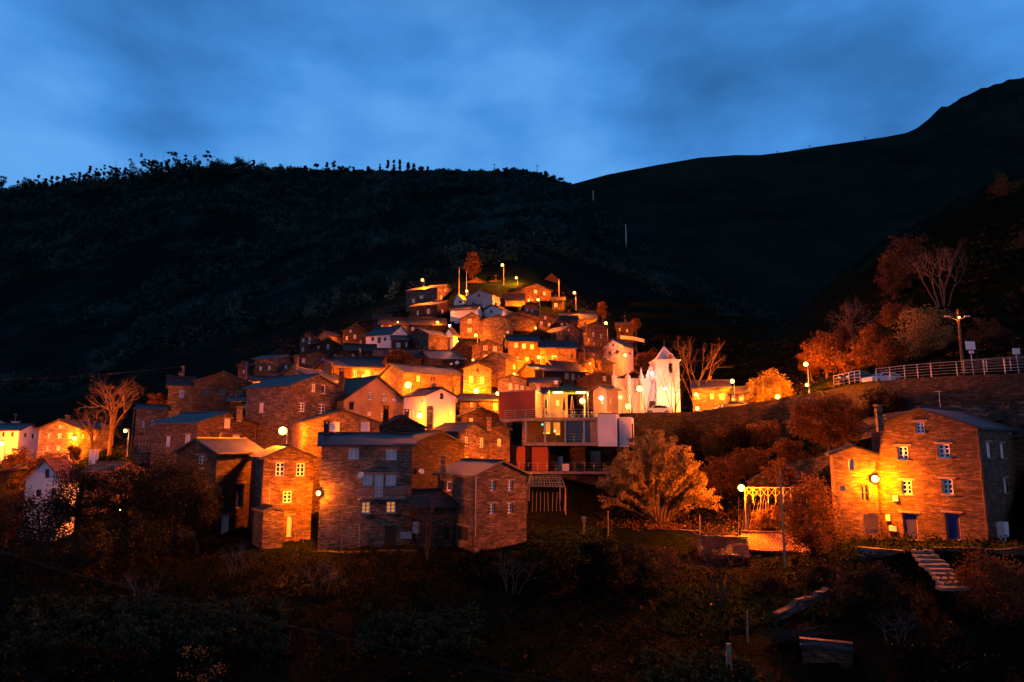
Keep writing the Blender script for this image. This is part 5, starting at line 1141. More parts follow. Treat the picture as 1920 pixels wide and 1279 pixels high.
def canopy(label, x0, x1, row, Y0, Y1, mat, tubes):
    a, b = pt(x0, row, Y0), pt(x1, row, Y0); h = a.z - zdeck; root = thing('terrace_canopy', (a.x, Y0, zdeck), label, 'canopy')
    mb = MB(); x0_, x1_ = a.x, b.x; cx, cy = (x0_ + x1_) / 2, (Y0 + Y1) / 2; ap = (cx, cy, a.z + .9); cs = [(x0_, Y0), (x1_, Y0), (x1_, Y1), (x0_, Y1)]
    for k in range(4):
        p, q_ = cs[k], cs[(k + 1) % 4]; mb.quad([(p[0], p[1], a.z), (q_[0], q_[1], a.z), ap]); mb.quad([(p[0], p[1], a.z), (q_[0], q_[1], a.z), (q_[0], q_[1], a.z - .25), (p[0], p[1], a.z - .25)])
        mb.quad([ (q_[0], q_[1], a.z - .04),(p[0], p[1], a.z - .04), (ap[0], ap[1], ap[2] - .04)])
    mb.build('cloth_roof', mat, root)
    for p in cs: MB().tube((p[0], p[1], zdeck), (p[0], p[1], a.z), .04, .04, 8).build('post', 'metal', root)
    return root
c1 = canopy('green terrace canopy over the two tube lights', 1030, 1102, 731, 85, 89.5, 'canopy_cloth', 2)
for lab, px in (('left fluorescent tube light under the green canopy', 1046), ('right fluorescent tube light under the green canopy', 1089)):
    p = pt(px, 736, 85.6); root = thing('tube_light', p, lab, 'tube light'); MB().box(p + Vector((0, 0, .10)), 1.3, .22, .08).build('housing', 'metal', root)
    MB().box(p, 1.15, .16, .13).build('tube', 'glow_tube', root)
    add_light(root, p + Vector((0, -.2, -.25)), 25, (1, .60, .10), .12)
# crates and cool box on the lower terrace
zl = float(zr(884.5, 80)) + .01
b0 = Vector((pt(1050, 880, 83).x, 83, zl))
for k in range(5): 
    cr_ = MB(); cr_.box(b0 + Vector((rnd.uniform(-.05, .05), 0, .17 + k * .34)), .62, .42, .30); 
    for s in (-1, 1): cr_.box(b0 + Vector((0, s * .22, .29 + k * .34)), .64, .03, .06)
    o_ = cr_.build('drinks_crate', 'crate_blue'); tag(o_, ['blue drinks crate at the bottom of the stack on the lower terrace', 'blue drinks crate second from the bottom of the stack', 'blue drinks crate in the middle of the stack', 'blue drinks crate second from the top of the stack', 'blue drinks crate on top of the stack on the lower terrace'][k], 'crate', 'blue crates stacked on the lower terrace')
p = Vector((pt(1060.5, 880, 82.3).x, 82.3, zl)); cb = thing('cool_box', p, 'white chest freezer beside the blue crates', 'freezer'); MB().box(p + Vector((0, 0, .38)), .78, .6, .76).build('body', 'cloth_white', cb); MB().box(p + Vector((0, 0, .79)), .82, .64, .06).build('lid', 'frame_white', cb)

# ------------------------------------------------------------------ details on houses: balcony, pipes, buttress, gate ...
def iron_balcony():
    h = HS['J2']; Y = h['C'].y; root = h['root']; n, d = h['nR'], h['dr']
    z0 = float(zr(936, Y)); a = pt(669, 936, Y); b = pt(755, 936, Y); P = lambda x, out, z: Vector((x, Y - out - (x - a.x) * 0, z)) + Vector((0, h['dr'].y * (x - h['O'].x) / max(h['dr'].x, .1), 0))
    mb = MB(); c = (P(a.x, .45, z0) + P(b.x, .45, z0)) / 2; mb.box(c, b.x - a.x, .9, .14, ax=(d.x, d.y, 0)); bal = mb.build('balcony', 'concrete', root)
    mb = MB(); k = 0; x = a.x
    while x < b.x:
        mb.tube(P(x, .86, z0), P(x, .86, z0 + .98), .014, .014, 5)
        if k % 2 == 0:
            for t in range(8):
                t0, t1 = t * math.pi / 4, (t + 1) * math.pi / 4
                mb.tube(P(x + .12 + math.cos(t0) * .10, .86, z0 + .5 + math.sin(t0) * .16), P(x + .12 + math.cos(t1) * .10, .86, z0 + .5 + math.sin(t1) * .16), .012, .012, 4)
        x += .15; k += 1
    for z in (.08, .98, .75): mb.tube(P(a.x, .86, z0 + z), P(b.x, .86, z0 + z), .02, .02, 5)
    for s in (a.x, b.x):
        for z in (.08, .98): mb.tube(P(s, .86, z0 + z), P(s, 0, z0 + z), .02, .02, 5)
    mb.build('balustrade', 'metal', bal)
iron_balcony()
def pipe(key, px, y0, y1, side='R', r=.05, mat='metal', name='drainpipe'):
    h = HS[key]; OO, n = (h['O'], h['nR']) if side == 'R' else (h['O'], h['nL'])
    P = []
    for py in (y0, y1):
        rr = ray(px, py); t = (OO.x * n.x + OO.y * n.y) / (rr.x * n.x + rr.y * n.y); P.append(rr * t + Vector((n.x, n.y, 0)) * (r + .03))
    P[1].x, P[1].y = P[0].x, P[0].y
    MB().tube(P[0], P[1], r, r, 8).build(name, mat, h['root'])
pipe('N', 891, 893, 1006, 'R', .05); pipe('J2', 674, 982, 1028, 'R', .03); pipe('R1', 1832, 803, 1015, 'L', .05, 'wood'); pipe('I1', 853, 748, 800, 'R', .04); pipe('J5', 479, 800, 860, 'R', .04, 'wood_pale')
pipe('G1', 545, 724, 860, 'R', .04, 'dark_metal'); pipe('J2', 772, 838, 1020, 'R', .04, 'dark_metal')
h = HS['I1']; c = pt(806, 785, 82.9); mb = MB(); zt_ = pt(806, 763, 82.9).z; zb_ = pt(806, 812, 82.9).z
mb.box((c.x, 83.0, (zt_ + zb_) / 2), .75, .8, zt_ - zb_); mb.box((c.x, 83.0, zt_ + .05), .6, .7, .12); mb.build('buttress', 'stone_pale', h['root'])
# annex of J3, porch, steps and rail
H('J3b', 'low dark stone annex at the foot of the yellow-glowing house', 480, 494, 533, 960, 1018, 'R', 954, 'stone_dark', 'slate_brown', [], Y=55.6, Ll=2.2, o=.12, cat='annex')
railing('short white handrail below the yellow-glowing house', [pt(553, 1016, 55), pt(568, 1018, 54.6)], .85, 1, .7, pr=.02, rr=.02)
mb = MB(); p = pt(273, 834, 86)
for k in range(5): mb.box(p + Vector((-.8 + k * .4, 0, 0)), .08, .08, 1.6)
for z in (-.8, 0, .8): mb.box(p + Vector((0, -.02, z)), 1.75, .08, .08)
mb.box(p + Vector((0, .25, 1.05)), 2.2, .8, .1); mb.build('glazed_porch', 'wood_pale', HS['J8']['root'])
# white boxes, gate and cabinet on the right house
def wallbox(key, px, py, w, hh, side, mat, name, label=None, t=.12):
    h = HS[key]; OO, n, d = (h['O'], h['nR'], h['dr']) if side == 'R' else (h['O'], h['nL'], -h['dl'])
    rr = ray(px, py); t_ = (OO.x * n.x + OO.y * n.y) / (rr.x * n.x + rr.y * n.y); p = rr * t_ + Vector((n.x, n.y, 0)) * (t / 2 + .01)
    o_ = MB().box(p, w, t, hh, ax=(d.x, d.y, 0)).build(name, mat, h['root'])
    if label: o_['label'] = label
wallbox('R1', 1679.6, 934, .36, .42, 'L', 'plaster_white', 'meter_box'); wallbox('R1', 1666, 971, .32, .46, 'L', 'plaster_white', 'meter_box'); wallbox('R1', 1675, 991, .55, .38, 'L', 'curtain', 'meter_box'); wallbox('R1', 1873, 998, 1.1, 1.5, 'R', 'plaster_white', 'cabinet', t=.5)
rp0 = pt(1633, 982, 53); gt = thing('wooden_gate', rp0 + Vector((0, 0, -.8)), 'slatted wooden gate left of the blue-doored house', 'gate'); mb = MB()
for k in range(9): mb.box(rp0 + Vector((-.48 + k * .12, 0, 0)), .09, .03, 1.5)
mb.build('slats', 'wood_pale', gt); mb = MB(); mb.box(rp0 + Vector((0, .03, .5)), 1.1, .04, .09); mb.box(rp0 + Vector((0, .03, -.5)), 1.1, .04, .09); mb.build('gate_frame', 'wood', gt)
# sheds in the right foreground
H('SH', 'small shed with an orange tiled roof and plank walls', 1396, 1399, 1508, 1031, 1082, 'L', 1001, 'wood', 'tile', [(1424, 1045, 5, 9, 's')], Y=56, Ll=5.5, cat='shed', name='tiled_shed')
H('SI', 'low shed with a mossy roof left of the tiled shed', 1314, 1317, 1397, 1040, 1085, 'L', 1010, 'stone_dark', 'slate_brown', [], Y=55, Ll=4, jit=.12, cat='shed', name='stone_shed')
H('SS', 'squat stone hut with a flat slab top at the bottom edge', 1500, 1503, 1598, 1216, 1300, 'L', 1208, 'stone', 'slate_brown', [], Y=33, Ll=1.1, o=.06, jit=.08, cat='hut', name='stone_hut')
# garden steps
for k in range(9):
    Y = 44.6 - k * .75; px = 1726 + k * 7.5; row = 1034 + k * 8.6
    p = pt(px, row, Y); o_ = MB().box(p + Vector((rnd.uniform(-.15, .15), 0, 0)), 1.35 + rnd.uniform(-.25, .25), .62, .16, ax=(1, rnd.uniform(-.12, .12), rnd.uniform(-.04, .04))).build('stone_step', 'lintel')
    tag(o_, 'rough stone step number %d down from the blue-doored house' % (k + 1) if False else ['top', 'second', 'third', 'fourth', 'fifth', 'sixth', 'seventh', 'eighth', 'lowest'][k] + ' step of the rough garden stair below the blue doors', 'step', 'steps of the garden stair')
# pergola, rustic fence, stakes
pg = thing('pergola', pt(1020, 945, 66), 'slatted wooden pergola roof lit orange right of the drainpipe house', 'pergola')
c0 = [pt(988, 912, 64), pt(1060, 915, 64), pt(1050, 893, 69), pt(992, 893, 69)]
for p in c0: MB().tube(p, (p.x, p.y, p.z - 2.4), .06, .06, 6).build('post', 'wood_pale', pg)
mb = MB()
for k in range(14): t = k / 13; mb.tube(c0[0].lerp(c0[1], t) + Vector((0, 0, rnd.uniform(0, .1))), c0[3].lerp(c0[2], t + rnd.uniform(-.05, .05)), .035, .03, 5)
for k in range(9): t = k / 8; mb.tube(c0[0].lerp(c0[3], t), c0[1].lerp(c0[2], t) + Vector((0, 0, rnd.uniform(-.1, .2))), .03, .03, 5)
mb.build('slats', 'wood_pale', pg)
fn = thing('picket_fence', pt(1020, 950, 64), 'row of thin stakes under the pergola', 'fence'); mb = MB()
for k in range(9): p = pt(998 + k * 7.5, 948, 63.6); mb.tube(p + Vector((0, 0, -.5)), p + Vector((rnd.uniform(-.1, .1), 0, 1.2)), .035, .025, 5)
mb.build('stakes', 'wood_pale', fn)
fn = thing('rustic_fence', pt(1450, 933, 63), 'rustic crossed-pole fence beside the fence lamp', 'fence'); mb = MB(); a, b = pt(1398, 932, 63), pt(1512, 932, 62)
for k in range(9):
    p = a.lerp(b, k / 8); q_ = a.lerp(b, min(1, (k + 1) / 8)); mb.tube(p + Vector((0, 0, -.5)), p + Vector((0, 0, .85)), .045, .04, 6)
    if k < 8: mb.tube(p, q_ + Vector((0, 0, .8)), .03, .03, 5); mb.tube(p + Vector((0, 0, .8)), q_, .03, .03, 5)
mb.tube(a + Vector((0, 0, .82)), b + Vector((0, 0, .82)), .045, .045, 6); mb.build('crossed_poles', 'wood_pale', fn)
stk = thing('pole_bundle', pt(1420, 1000, 60), 'bundle of long leaning bean poles under the fence lamp', 'poles'); mb = MB()
for k in range(22): p = pt(1375 + rnd.uniform(0, 60), 1000, 60 + rnd.uniform(-1, 1)); mb.tube(p + Vector((0, 0, -1)), p + Vector((rnd.uniform(.2, 1.4), .2, rnd.uniform(2.2, 3.4))), .025, .015, 5)
mb.build('poles', 'wood_pale', stk)
for lab, px, y0, y1, Y in (('wooden stake right of the small nesting box post', 1140, 957, 992, 60), ('wooden stake at the right end of the terrace wall', 1312, 966, 1003, 61), ('leaning stake in the dark garden at the bottom right', 1401, 1145, 1180, 34), ('pale slab stake in the dark bottom garden', 1366, 1207, 1232, 31), ('white stake near the left drainpipe of the balcony house', 641, 955, 1030, 55), ):
    a, b = pt(px, y0, Y), pt(px, y1, Y); tag(MB().tube(b + Vector((0, 0, -.6)), a, .05 if 'slab' not in lab else .14, .04 if 'slab' not in lab else .12, 6).build('wooden_stake', 'wood_pale'), lab, 'stake')
a = pt(1095, 972, 60); nb = thing('nesting_box', pt(1095, 995, 60), 'small pale nesting box on a post in the garden', 'nesting box'); MB().tube(pt(1095, 1000, 60), a, .03, .03, 6).build('post', 'metal', nb); mb = MB(); mb.box(a + Vector((0, 0, -.15)), .3, .25, .35); mb.box(a + Vector((0, 0, .08)), .36, .32, .06); mb.build('box', 'wood_pale', nb)
# posters / boards left of I8
for lab, px, py, w, hh in (('pale square board leaning by the ruinous outhouse', 761.5, 1003.5, 20, 12), ('tall pale board beside the ruinous outhouse', 779.7, 989.5, 12, 21)):
    p = pt(px, py, 55.4); o_ = MB().box(p, w / F * 55.4, .04, hh / F * 55.4, ax=(1, .05, 0)).build('board', 'plaster_grey'); tag(o_, lab, 'board')
# overhead cable over the dark garden
a, b = pt(-60, 1015, 34), pt(1120, 1292, 20); mb = MB(); N = 40; prev = None
for off in (0, .07):
    prev = None
    for i in range(N + 1):
        t = i / N; p = a.lerp(b, t) + Vector((0, 0, -1.0 * 4 * t * (1 - t) * .35 + off * math.sin(t * 20)))
        if prev: mb.tube(prev, p, .008, .008, 4)
        prev = p
tag(mb.build('overhead_cable', 'rubber'), 'thin twin cable slanting across the dark lower garden', 'cable')
a, b = pt(0, 712, 95), pt(345, 687, 102); mb = MB(); prev = None
for i in range(21):
    t = i / 20; p = a.lerp(b, t) + Vector((0, 0, -1.2 * t * (1 - t)))
    if prev: mb.tube(prev, p, .02, .02, 4)
    prev = p
tag(mb.build('overhead_cable', 'rubber'), 'thin cable running to the lattice pole at the left', 'cable')

# ------------------------------------------------------------------ vegetation
def leaves(centres, rad, per, size, rng, stretch=(1, 1, .8), up=0.0):
    """leaf quads scattered round clump centres -> v, f"""
    n = len(centres) * per; c = np.repeat(centres, per, 0); r = np.repeat(rad, per)
    d = rng.normal(size=(n, 3)); d /= np.linalg.norm(d, axis=1)[:, None]; rr = r * rng.uniform(.15, 1, n) ** .5
    p = c + d * rr[:, None] * np.array(stretch)
    a = rng.normal(size=(n, 3)); a[:, 2] += up; a /= np.linalg.norm(a, axis=1)[:, None]
    b = np.cross(a, rng.normal(size=(n, 3))); b /= np.linalg.norm(b, axis=1)[:, None]
    s = size * rng.uniform(.55, 1.4, n); a = a * s[:, None]; b = b * (s * .5)[:, None]
    v = np.stack([p - a, p + b, p + a, p - b], 1).reshape(-1, 3); f = np.arange(n * 4).reshape(-1, 4)
    return v, f
def ell_points(n, c, r, rng, low=-1.0, shell=.55):
    out = []
    while len(out) < n:
        d = rng.normal(size=3); d /= np.linalg.norm(d)
        if d[2] < low: continue
        k = rng.uniform(shell ** 3, 1) ** (1 / 3) * (1 + .28 * math.sin(d[0] * 5 + c[0]) * math.cos(d[2] * 4 + c[2]))
        out.append(np.array(c) + d * k * np.array(r))
    return np.array(out)
def branch(mb, p, d, L, r, lvl, rng, tips, spread=.6, gravity=.1, n=5, kids=3, shrink=.68):
    segs = 3; q = p
    for s in range(segs):
        d = (d + Vector(rng.normal(size=3)) * .13 + Vector((0, 0, gravity * .3))).normalized(); e = q + d * (L / segs)
        mb.tube(q, e, r * (1 - s * .2), r * (1 - (s + 1) * .2), n if lvl > 1 else 3); q = e
        if lvl > 0 and s > 0:
            for k in range(kids - 1 if s == segs - 1 else 1):
                dd = (d + Vector(rng.normal(size=3)) * spread).normalized(); branch(mb, q, dd, L * shrink * rng.uniform(.8, 1.15), r * .55, lvl - 1, rng, tips, spread, gravity, n, kids, shrink)
    if lvl <= 1: tips.append(q)
def tree(name, label, px, ytop, ybot, hw, Y, mat='leaf_dark', dens=1.0, size=None, seed=0, trunk=True, cat='tree', group=None, bark='bark', ry=None, nclump=None, low=-1.0, base=None):
    """leafy tree: crown between rows ytop..ybot, half width hw px"""
    rng = np.random.default_rng(seed + int(px)); a, b = pt(px, ytop, Y), pt(px, ybot, Y); c = (a + b) / 2; rz = (a.z - b.z) / 2; rx = hw / F * Y; ry = ry or rx * .8
    g = gz(c.x, c.y); 
    if base: g = pt(px, base, Y).z
    g = min(g, b.z + rz * .3)
    root = thing(name, (c.x, c.y, g - .2), label, cat, group)
    size = size or max(.09, min(.16, Y * .0016)) * 1.0
    nc = nclump or int(34 * dens * max(1, (rx * rz) ** .6)); nc = min(nc, 260)
    cs = ell_points(nc, (c.x, c.y, c.z), (rx * .86, ry * .86, rz * .86), rng, low)
    rad = rng.uniform(.16, .34, nc) * min(rx, rz) + .12
    v, f = leaves(cs, rad, int(46 * dens), size, rng)
    raw_mesh('crown', v, f, mat, root)
    if trunk:
        mb = MB(); h = max(c.z - g, .5); base_ = Vector((c.x, c.y, g - .3)); r0 = .045 * (a.z - g) * .55 + .05; top = Vector((c.x + rng.uniform(-.2, .2), c.y, c.z - rz * .35))
        mid = base_.lerp(top, .5) + Vector((rng.uniform(-.15, .15), rng.uniform(-.1, .1), 0)); mb.tube(base_, mid, r0, r0 * .75, 8); mb.tube(mid, top, r0 * .75, r0 * .55, 8)
        for k in range(9):
            e = Vector(cs[int(rng.integers(nc))]); m = top.lerp(e, .5) + Vector((0, 0, .15)); mb.tube(top if k % 2 else mid.lerp(top, .7), m, r0 * .42, r0 * .25, 5); mb.tube(m, e, r0 * .25, r0 * .08, 4)
        mb.build('trunk', bark, root)
    return root
def bare(name, label, px, ytop, ybase, hw, Y, seed=0, mat='bark', lvl=3, stems=1, spread=.55, group=None, r=None, kids=3, up=1.0, gravity=.15, foliage=None, fsize=.09, fper=5):
    rng = np.random.default_rng(seed + int(px)); b = pt(px, ybase, Y); b = Vector((b.x, b.y, b.z)); a = pt(px, ytop, Y); h = a.z - b.z; root = thing(name, b + Vector((0, 0, -.3)), label, 'tree' if name != 'bare_shrub' else 'shrub', group)
    mb = MB(); tips = []; tr = MB(); r = r or h * .018 + .02; wx = hw / F * Y
    if stems == 1:
        k = h * .28; q = b + Vector((0, 0, k)); tr.tube(b + Vector((0, 0, -.4)), q, r * 1.3, r, 8); 
        for s in range(4 + kids):
            an = s * 2.4 + rng.uniform(0, .5); sl = wx / h * rng.uniform(.35, 1.25); d = Vector((math.cos(an) * sl, math.sin(an) * sl * .8, 1)).normalized(); branch(mb, q - Vector((0, 0, rng.uniform(0, k * .3))), d, h * .34, r * .62, lvl, rng, tips, spread, gravity, 5, kids)
    else:
        for s in range(stems):
            an = s * 2.4; sl = wx / h * rng.uniform(.2, 1.1); d = Vector((math.cos(an) * sl, math.sin(an) * sl * .7, 1)).normalized(); s0 = b + Vector((math.cos(an) * .15, math.sin(an) * .15, -.2)); e = s0 + d * h * .25
            tr.tube(s0, e, r * .8, r * .6, 6); branch(mb, e, d, h * .36, r * .55, lvl, rng, tips, spread, gravity, 5, kids)
    tr.build('trunk', mat, root); mb.build('branches', mat, root)
    if foliage:
        T = np.array([list(t) for t in tips]); v, f = leaves(T, np.full(len(T), h * .05 + .05), fper, fsize, rng); raw_mesh('leaves', v, f, foliage, root)
    return root

# dark trees left foreground
D_ = 'leaf_olive'
G1_ = 'dark trees in front of the left houses'
tree('olive_tree', 'tall dark tree hiding the right side of the bluish white cottage', 150, 872, 1000, 62, 57, D_, 1.25, seed=1, group=G1_)
tree('olive_tree', 'dark tree with an orange glow behind it, left of the biggest crown', 235, 862, 1000, 58, 57.5, D_, 1.1, seed=2, group=G1_)
tree('olive_tree', 'biggest dark tree crown in front of the blue-doored dark house', 330, 845, 1000, 72, 56, D_, 1.5, seed=3, group=G1_)
tree('olive_tree', 'rust tinted tree edge against the dark blue-door house', 375, 905, 1030, 38, 55, D_, 1.1, seed=4, group=G1_)
tree('olive_tree', 'low dark tree under the cottage gable at left', 75, 925, 1035, 52, 54, D_, 1.1, seed=5, group=G1_)
tree('bushy_tree', 'rust coloured bush at the far left edge below the lane', 15, 905, 1030, 45, 60, 'leaf_rust', 1.0, seed=6)
tree('bushy_tree', 'round bush in front of the floodlit far left house', 30, 838, 905, 34, 88, 'leaf_rust', 1.0, seed=7)
tree('bushy_tree', 'bush before the large far left gable', 95, 850, 895, 45, 84, 'leaf_rust', .9, seed=77)
tree('bushy_tree', 'low dark bush row between far left gable and stone cluster', 210, 850, 905, 45, 76, 'leaf_dark', 1.0, seed=8)
tree('small_tree', 'small tree before the lamp on the far left gable', 140, 832, 866, 12, 94, 'leaf_rust', .9, seed=9)
tree('bushy_tree', 'reddish round bush above the left stone cluster', 296, 737, 768, 19, 105, 'leaf_rust', 1.0, seed=10)
tree('bushy_tree', 'undergrowth tree below the dark left trees', 250, 960, 1060, 70, 52, D_, 1.0, seed=11, group=G1_)
tree('bushy_tree', 'wide dark shrub at the left below the cottage', 120, 985, 1075, 80, 50, D_, 1.0, seed=12, group=G1_)
bare('bare_tree', 'big bare tree with drooping limbs by the lone left lamp', 205, 712, 850, 55, 98, 3, lvl=4, spread=.6, mat='bark_pale')
bare('bare_tree', 'bare tree crossing the right end of the far left gable', 172, 760, 860, 38, 95, 5, lvl=3)
# golden willow-like tree in the centre right
def feather_tree(label, px, ytop, ybase, hw, Y, mat, seed):
    rng = np.random.default_rng(seed); b = pt(px, ybase, Y); root = thing('feathery_tree', b, label, 'tree'); mb = MB(); tr = MB(); V_, F_ = [], []; nv = 0; A = pt(px, ytop, Y); h = A.z - b.z; wx = hw / F * Y
    for s in range(12):
        an = s * 2.399; q = b + Vector((math.cos(an) * .4, math.sin(an) * .4, -.4)); e = q + Vector((math.cos(an) * .8, math.sin(an) * .6, h * .3)); tr.tube(q, e, .10, .06, 6)
    tr.build('trunk', 'bark_pale', root); cs = []
    for s in range(230):
        an = rng.uniform(0, 2 * math.pi); rho = rng.uniform(0, 1) ** .6; x = math.cos(an) * rho; y = math.sin(an) * rho
        lop = 1 - .28 * max(0, x)            # lower towards the right
        zt = h * (1 - .62 * abs(x) ** 1.7) * lop * rng.uniform(.55, 1.03); tgt = b + Vector((x * wx, y * wx * .7, zt)); st = b + Vector((x * .5, y * .5, h * .1)); prev = st; N = 7
        for i in range(1, N + 1):
            t = i / N; p = st.lerp(tgt, t) + Vector((x * wx * .10 * math.sin(t * 3.1) + .22 * math.sin(t * 5 + s * 1.7), .22 * math.sin(t * 4 + s * 2.9), h * .10 * math.sin(t * 3.1))); mb.tube(prev, p, .028 * (1.15 - t), .028 * (1.1 - t), 3)
            if i > 2: 
                for q in range(3): cs.append(list(prev.lerp(p, rng.uniform(0, 1))))
            prev = p
        for k in range(4): cs.append([prev.x + rng.uniform(-.3, .3) + x * .25, prev.y + rng.uniform(-.2, .2), prev.z + rng.uniform(-.15, .35)])
    mb.build('branches', 'bark_pale', root); cs = np.array(cs); v, f = leaves(cs, np.full(len(cs), .30), 22, .085, rng, (1, 1, .8), up=1.2); raw_mesh('crown', v, f, mat, root)
feather_tree('large feathery golden tree lit orange below the white cafe blocks', 1236, 812, 1000, 108, 68, 'leaf_gold', 3)
# autumn oak etc
tree('autumn_oak', 'broad rust-leaved oak above the roof of the right annex', 1552, 735, 838, 82, 70, 'leaf_rust', 1.5, seed=20, base=876)
tree('round_tree', 'round yellow-lit tree on the road edge left of the lamp pair', 1446, 696, 762, 40, 105, 'leaf_gold', 1.2, seed=21)
tree('small_tree', 'small lit bush at the left foot of the round road-edge tree', 1415, 718, 765, 16, 104, 'leaf_gold', 1.0, seed=22)
tree('glossy_tree', 'leafy tree with glinting leaves left of the right annex', 1520, 882, 1060, 58, 52, 'leaf_rust', 1.3, seed=23)
tree('glossy_tree', 'shorter glinting shrub under the fence lamp', 1440, 950, 1010, 36, 59.5, 'leaf_rust', 1.0, seed=24)
GR = 'trees on the slope right of the road'
tree('rusty_tree', 'tall reddish tree high on the right slope', 1703, 432, 545, 38, 118, 'leaf_rust', .8, seed=30, group=GR)
tree('yellow_tree', 'yellowish dense tree behind the road railing', 1735, 572, 680, 58, 84, 'leaf_gold', .9, seed=31, group=GR)
tree('rusty_tree', 'orange lit tree behind the parked dark car', 1640, 612, 705, 42, 92, 'leaf_rust', 1.0, seed=32, group=GR)
tree('rusty_tree', 'orange lit tree right of the upper lamp of the pair', 1548, 618, 700, 40, 104, 'leaf_rust', 1.0, seed=33, group=GR)
tree('rusty_tree', 'dim reddish tree between two bare trees on the right slope', 1600, 650, 712, 34, 97, 'leaf_rust', .9, seed=34, group=GR)
tree('rusty_tree', 'dark reddish tree at the upper right edge', 1890, 325, 420, 34, 150, 'leaf_rust', .7, seed=35, group=GR)
tree('dark_tree', 'dark bush above the road at the right edge', 1880, 560, 650, 70, 88, 'leaf_dark', .8, seed=36, group=GR)
tree('rusty_tree', 'dim rust tree mid right slope under the mountain', 1815, 470, 545, 36, 122, 'leaf_rust', .7, seed=37, group=GR)
bare('bare_tree', 'fan-shaped bare tree in the middle of the right slope', 1768, 468, 592, 55, 98, 41, lvl=4, stems=6, spread=.42, mat='bark_pale', gravity=.3)
bare('bare_tree', 'bare tree above the orange bushes on the right slope', 1600, 560, 655, 36, 108, 42, lvl=4, mat='bark_pale')
bare('bare_tree', 'tall bare red-lit tree right of the church tower', 1308, 650, 775, 40, 113, 43, lvl=4, stems=5, spread=.35, mat='bark_pale', gravity=.3)
bare('bare_tree', 'spreading bare tree before the church door', 1214, 678, 777, 32, 100.4, 44, lvl=3, stems=5, spread=.4, mat='bark_black', gravity=.3, r=.08)
bare('bare_tree', 'spreading bare tree before the church tower', 1264, 692, 777, 30, 100.6, 45, lvl=3, stems=6, spread=.4, mat='bark_black', gravity=.3, r=.09)
bare('bare_tree', 'bare tree in front of the yellow-lit arch wall', 1183, 695, 777, 24, 100.6, 46, lvl=2, stems=5, spread=.4, mat='bark_black', gravity=.3, r=.07)
bare('bare_tree', 'large bare tree over the cafe terrace roofs', 1120, 640, 735, 45, 103, 47, lvl=4, spread=.5, mat='bark', foliage='leaf_rust', fsize=.08, fper=2)
bare('bare_tree', 'bare tree against the yellow-lit long house wall', 850, 690, 752, 26, 98, 48, lvl=3, mat='bark')
bare('bare_tree', 'gnarled bare tree before the ruinous outhouse', 800, 935, 1062, 42, 52.5, 49, lvl=4, spread=.6, mat='bark')
bare('bare_shrub', 'reddish bare shrub below the dark blue-door house', 440, 1010, 1110, 52, 47, 50, lvl=4, stems=5, spread=.6, mat='bark_pale')
bare('bare_tree', 'thin leafless tree in front of the tiled shed', 1350, 1000, 1130, 40, 41, 51, lvl=4, stems=5, spread=.5, mat='bark', foliage='leaf_rust', fsize=.05, fper=3)
bare('bare_tree', 'small bare apple tree with few leaves at the lawn edge', 1250, 1030, 1105, 30, 47, 52, lvl=3, mat='bark_pale', foliage='leaf_rust', fsize=.06, fper=4)
for k, (px, yt, yb_, hw, Y, m_, lab) in enumerate([
    (1675, 470, 560, 30, 116, 'leaf_rust', 'reddish tree left of the tall one high on the right slope'), (1690, 560, 640, 40, 100, 'leaf_rust', 'dim rust tree under the fan-shaped bare tree'),
    (1670, 632, 700, 34, 86, 'leaf_rust', 'rust bush above the gap in the road railing'), (1590, 600, 660, 30, 112, 'leaf_rust', 'faint rust tree behind the bare tree over the orange bushes'),
    (1850, 600, 670, 46, 80, 'leaf_rust', 'rust scrub between the pole and the white sign boards'), (1935, 430, 520, 46, 110, 'leaf_rust', 'dark rusty tree cut by the right picture edge'),
    (1520, 650, 705, 26, 108, 'leaf_rust', 'small rust tree behind the upper lamp of the pair'), (1410, 835, 900, 42, 84, 'leaf_rust', 'rust scrub under the long retaining wall, left of the oak'),
    (1350, 850, 930, 40, 80, 'leaf_rust', 'rust scrub under the retaining wall behind the golden tree'), (1620, 752, 830, 40, 72, 'leaf_rust', 'rust bush right of the oak above the big right house'),
    (1480, 820, 880, 36, 78, 'leaf_rust', 'rust bush at the foot of the oak'), (1460, 860, 915, 34, 70, 'leaf_rust', 'brown scrub above the rustic fence')]):
    tree('rusty_tree', lab, px, yt, yb_, hw, Y, m_, .85, seed=200 + k, group=GR, trunk=hw < 44)
bare('bare_shrub', 'thin branching bare shrub in the dark garden left of centre', 600, 1045, 1130, 45, 44, 600, lvl=4, stems=5, spread=.6, mat='bark_pale')
bare('bare_shrub', 'bare twiggy shrub below the drainpipe house', 960, 1035, 1120, 45, 44, 960, lvl=4, stems=5, spread=.6, mat='bark_pale')
bare('bare_shrub', 'bare twiggy shrub right of the squat stone hut', 1680, 1135, 1220, 45, 34, 1680, lvl=4, stems=5, spread=.6, mat='bark_pale')
bare('bare_shrub', 'bare thin sapling left of the garden steps', 1590, 1065, 1150, 45, 39, 1590, lvl=4, stems=5, spread=.6, mat='bark_pale')
bare('bare_shrub', 'bare twiggy shrub at the bottom left', 260, 1065, 1150, 45, 42, 260, lvl=4, stems=5, spread=.6, mat='bark_pale')
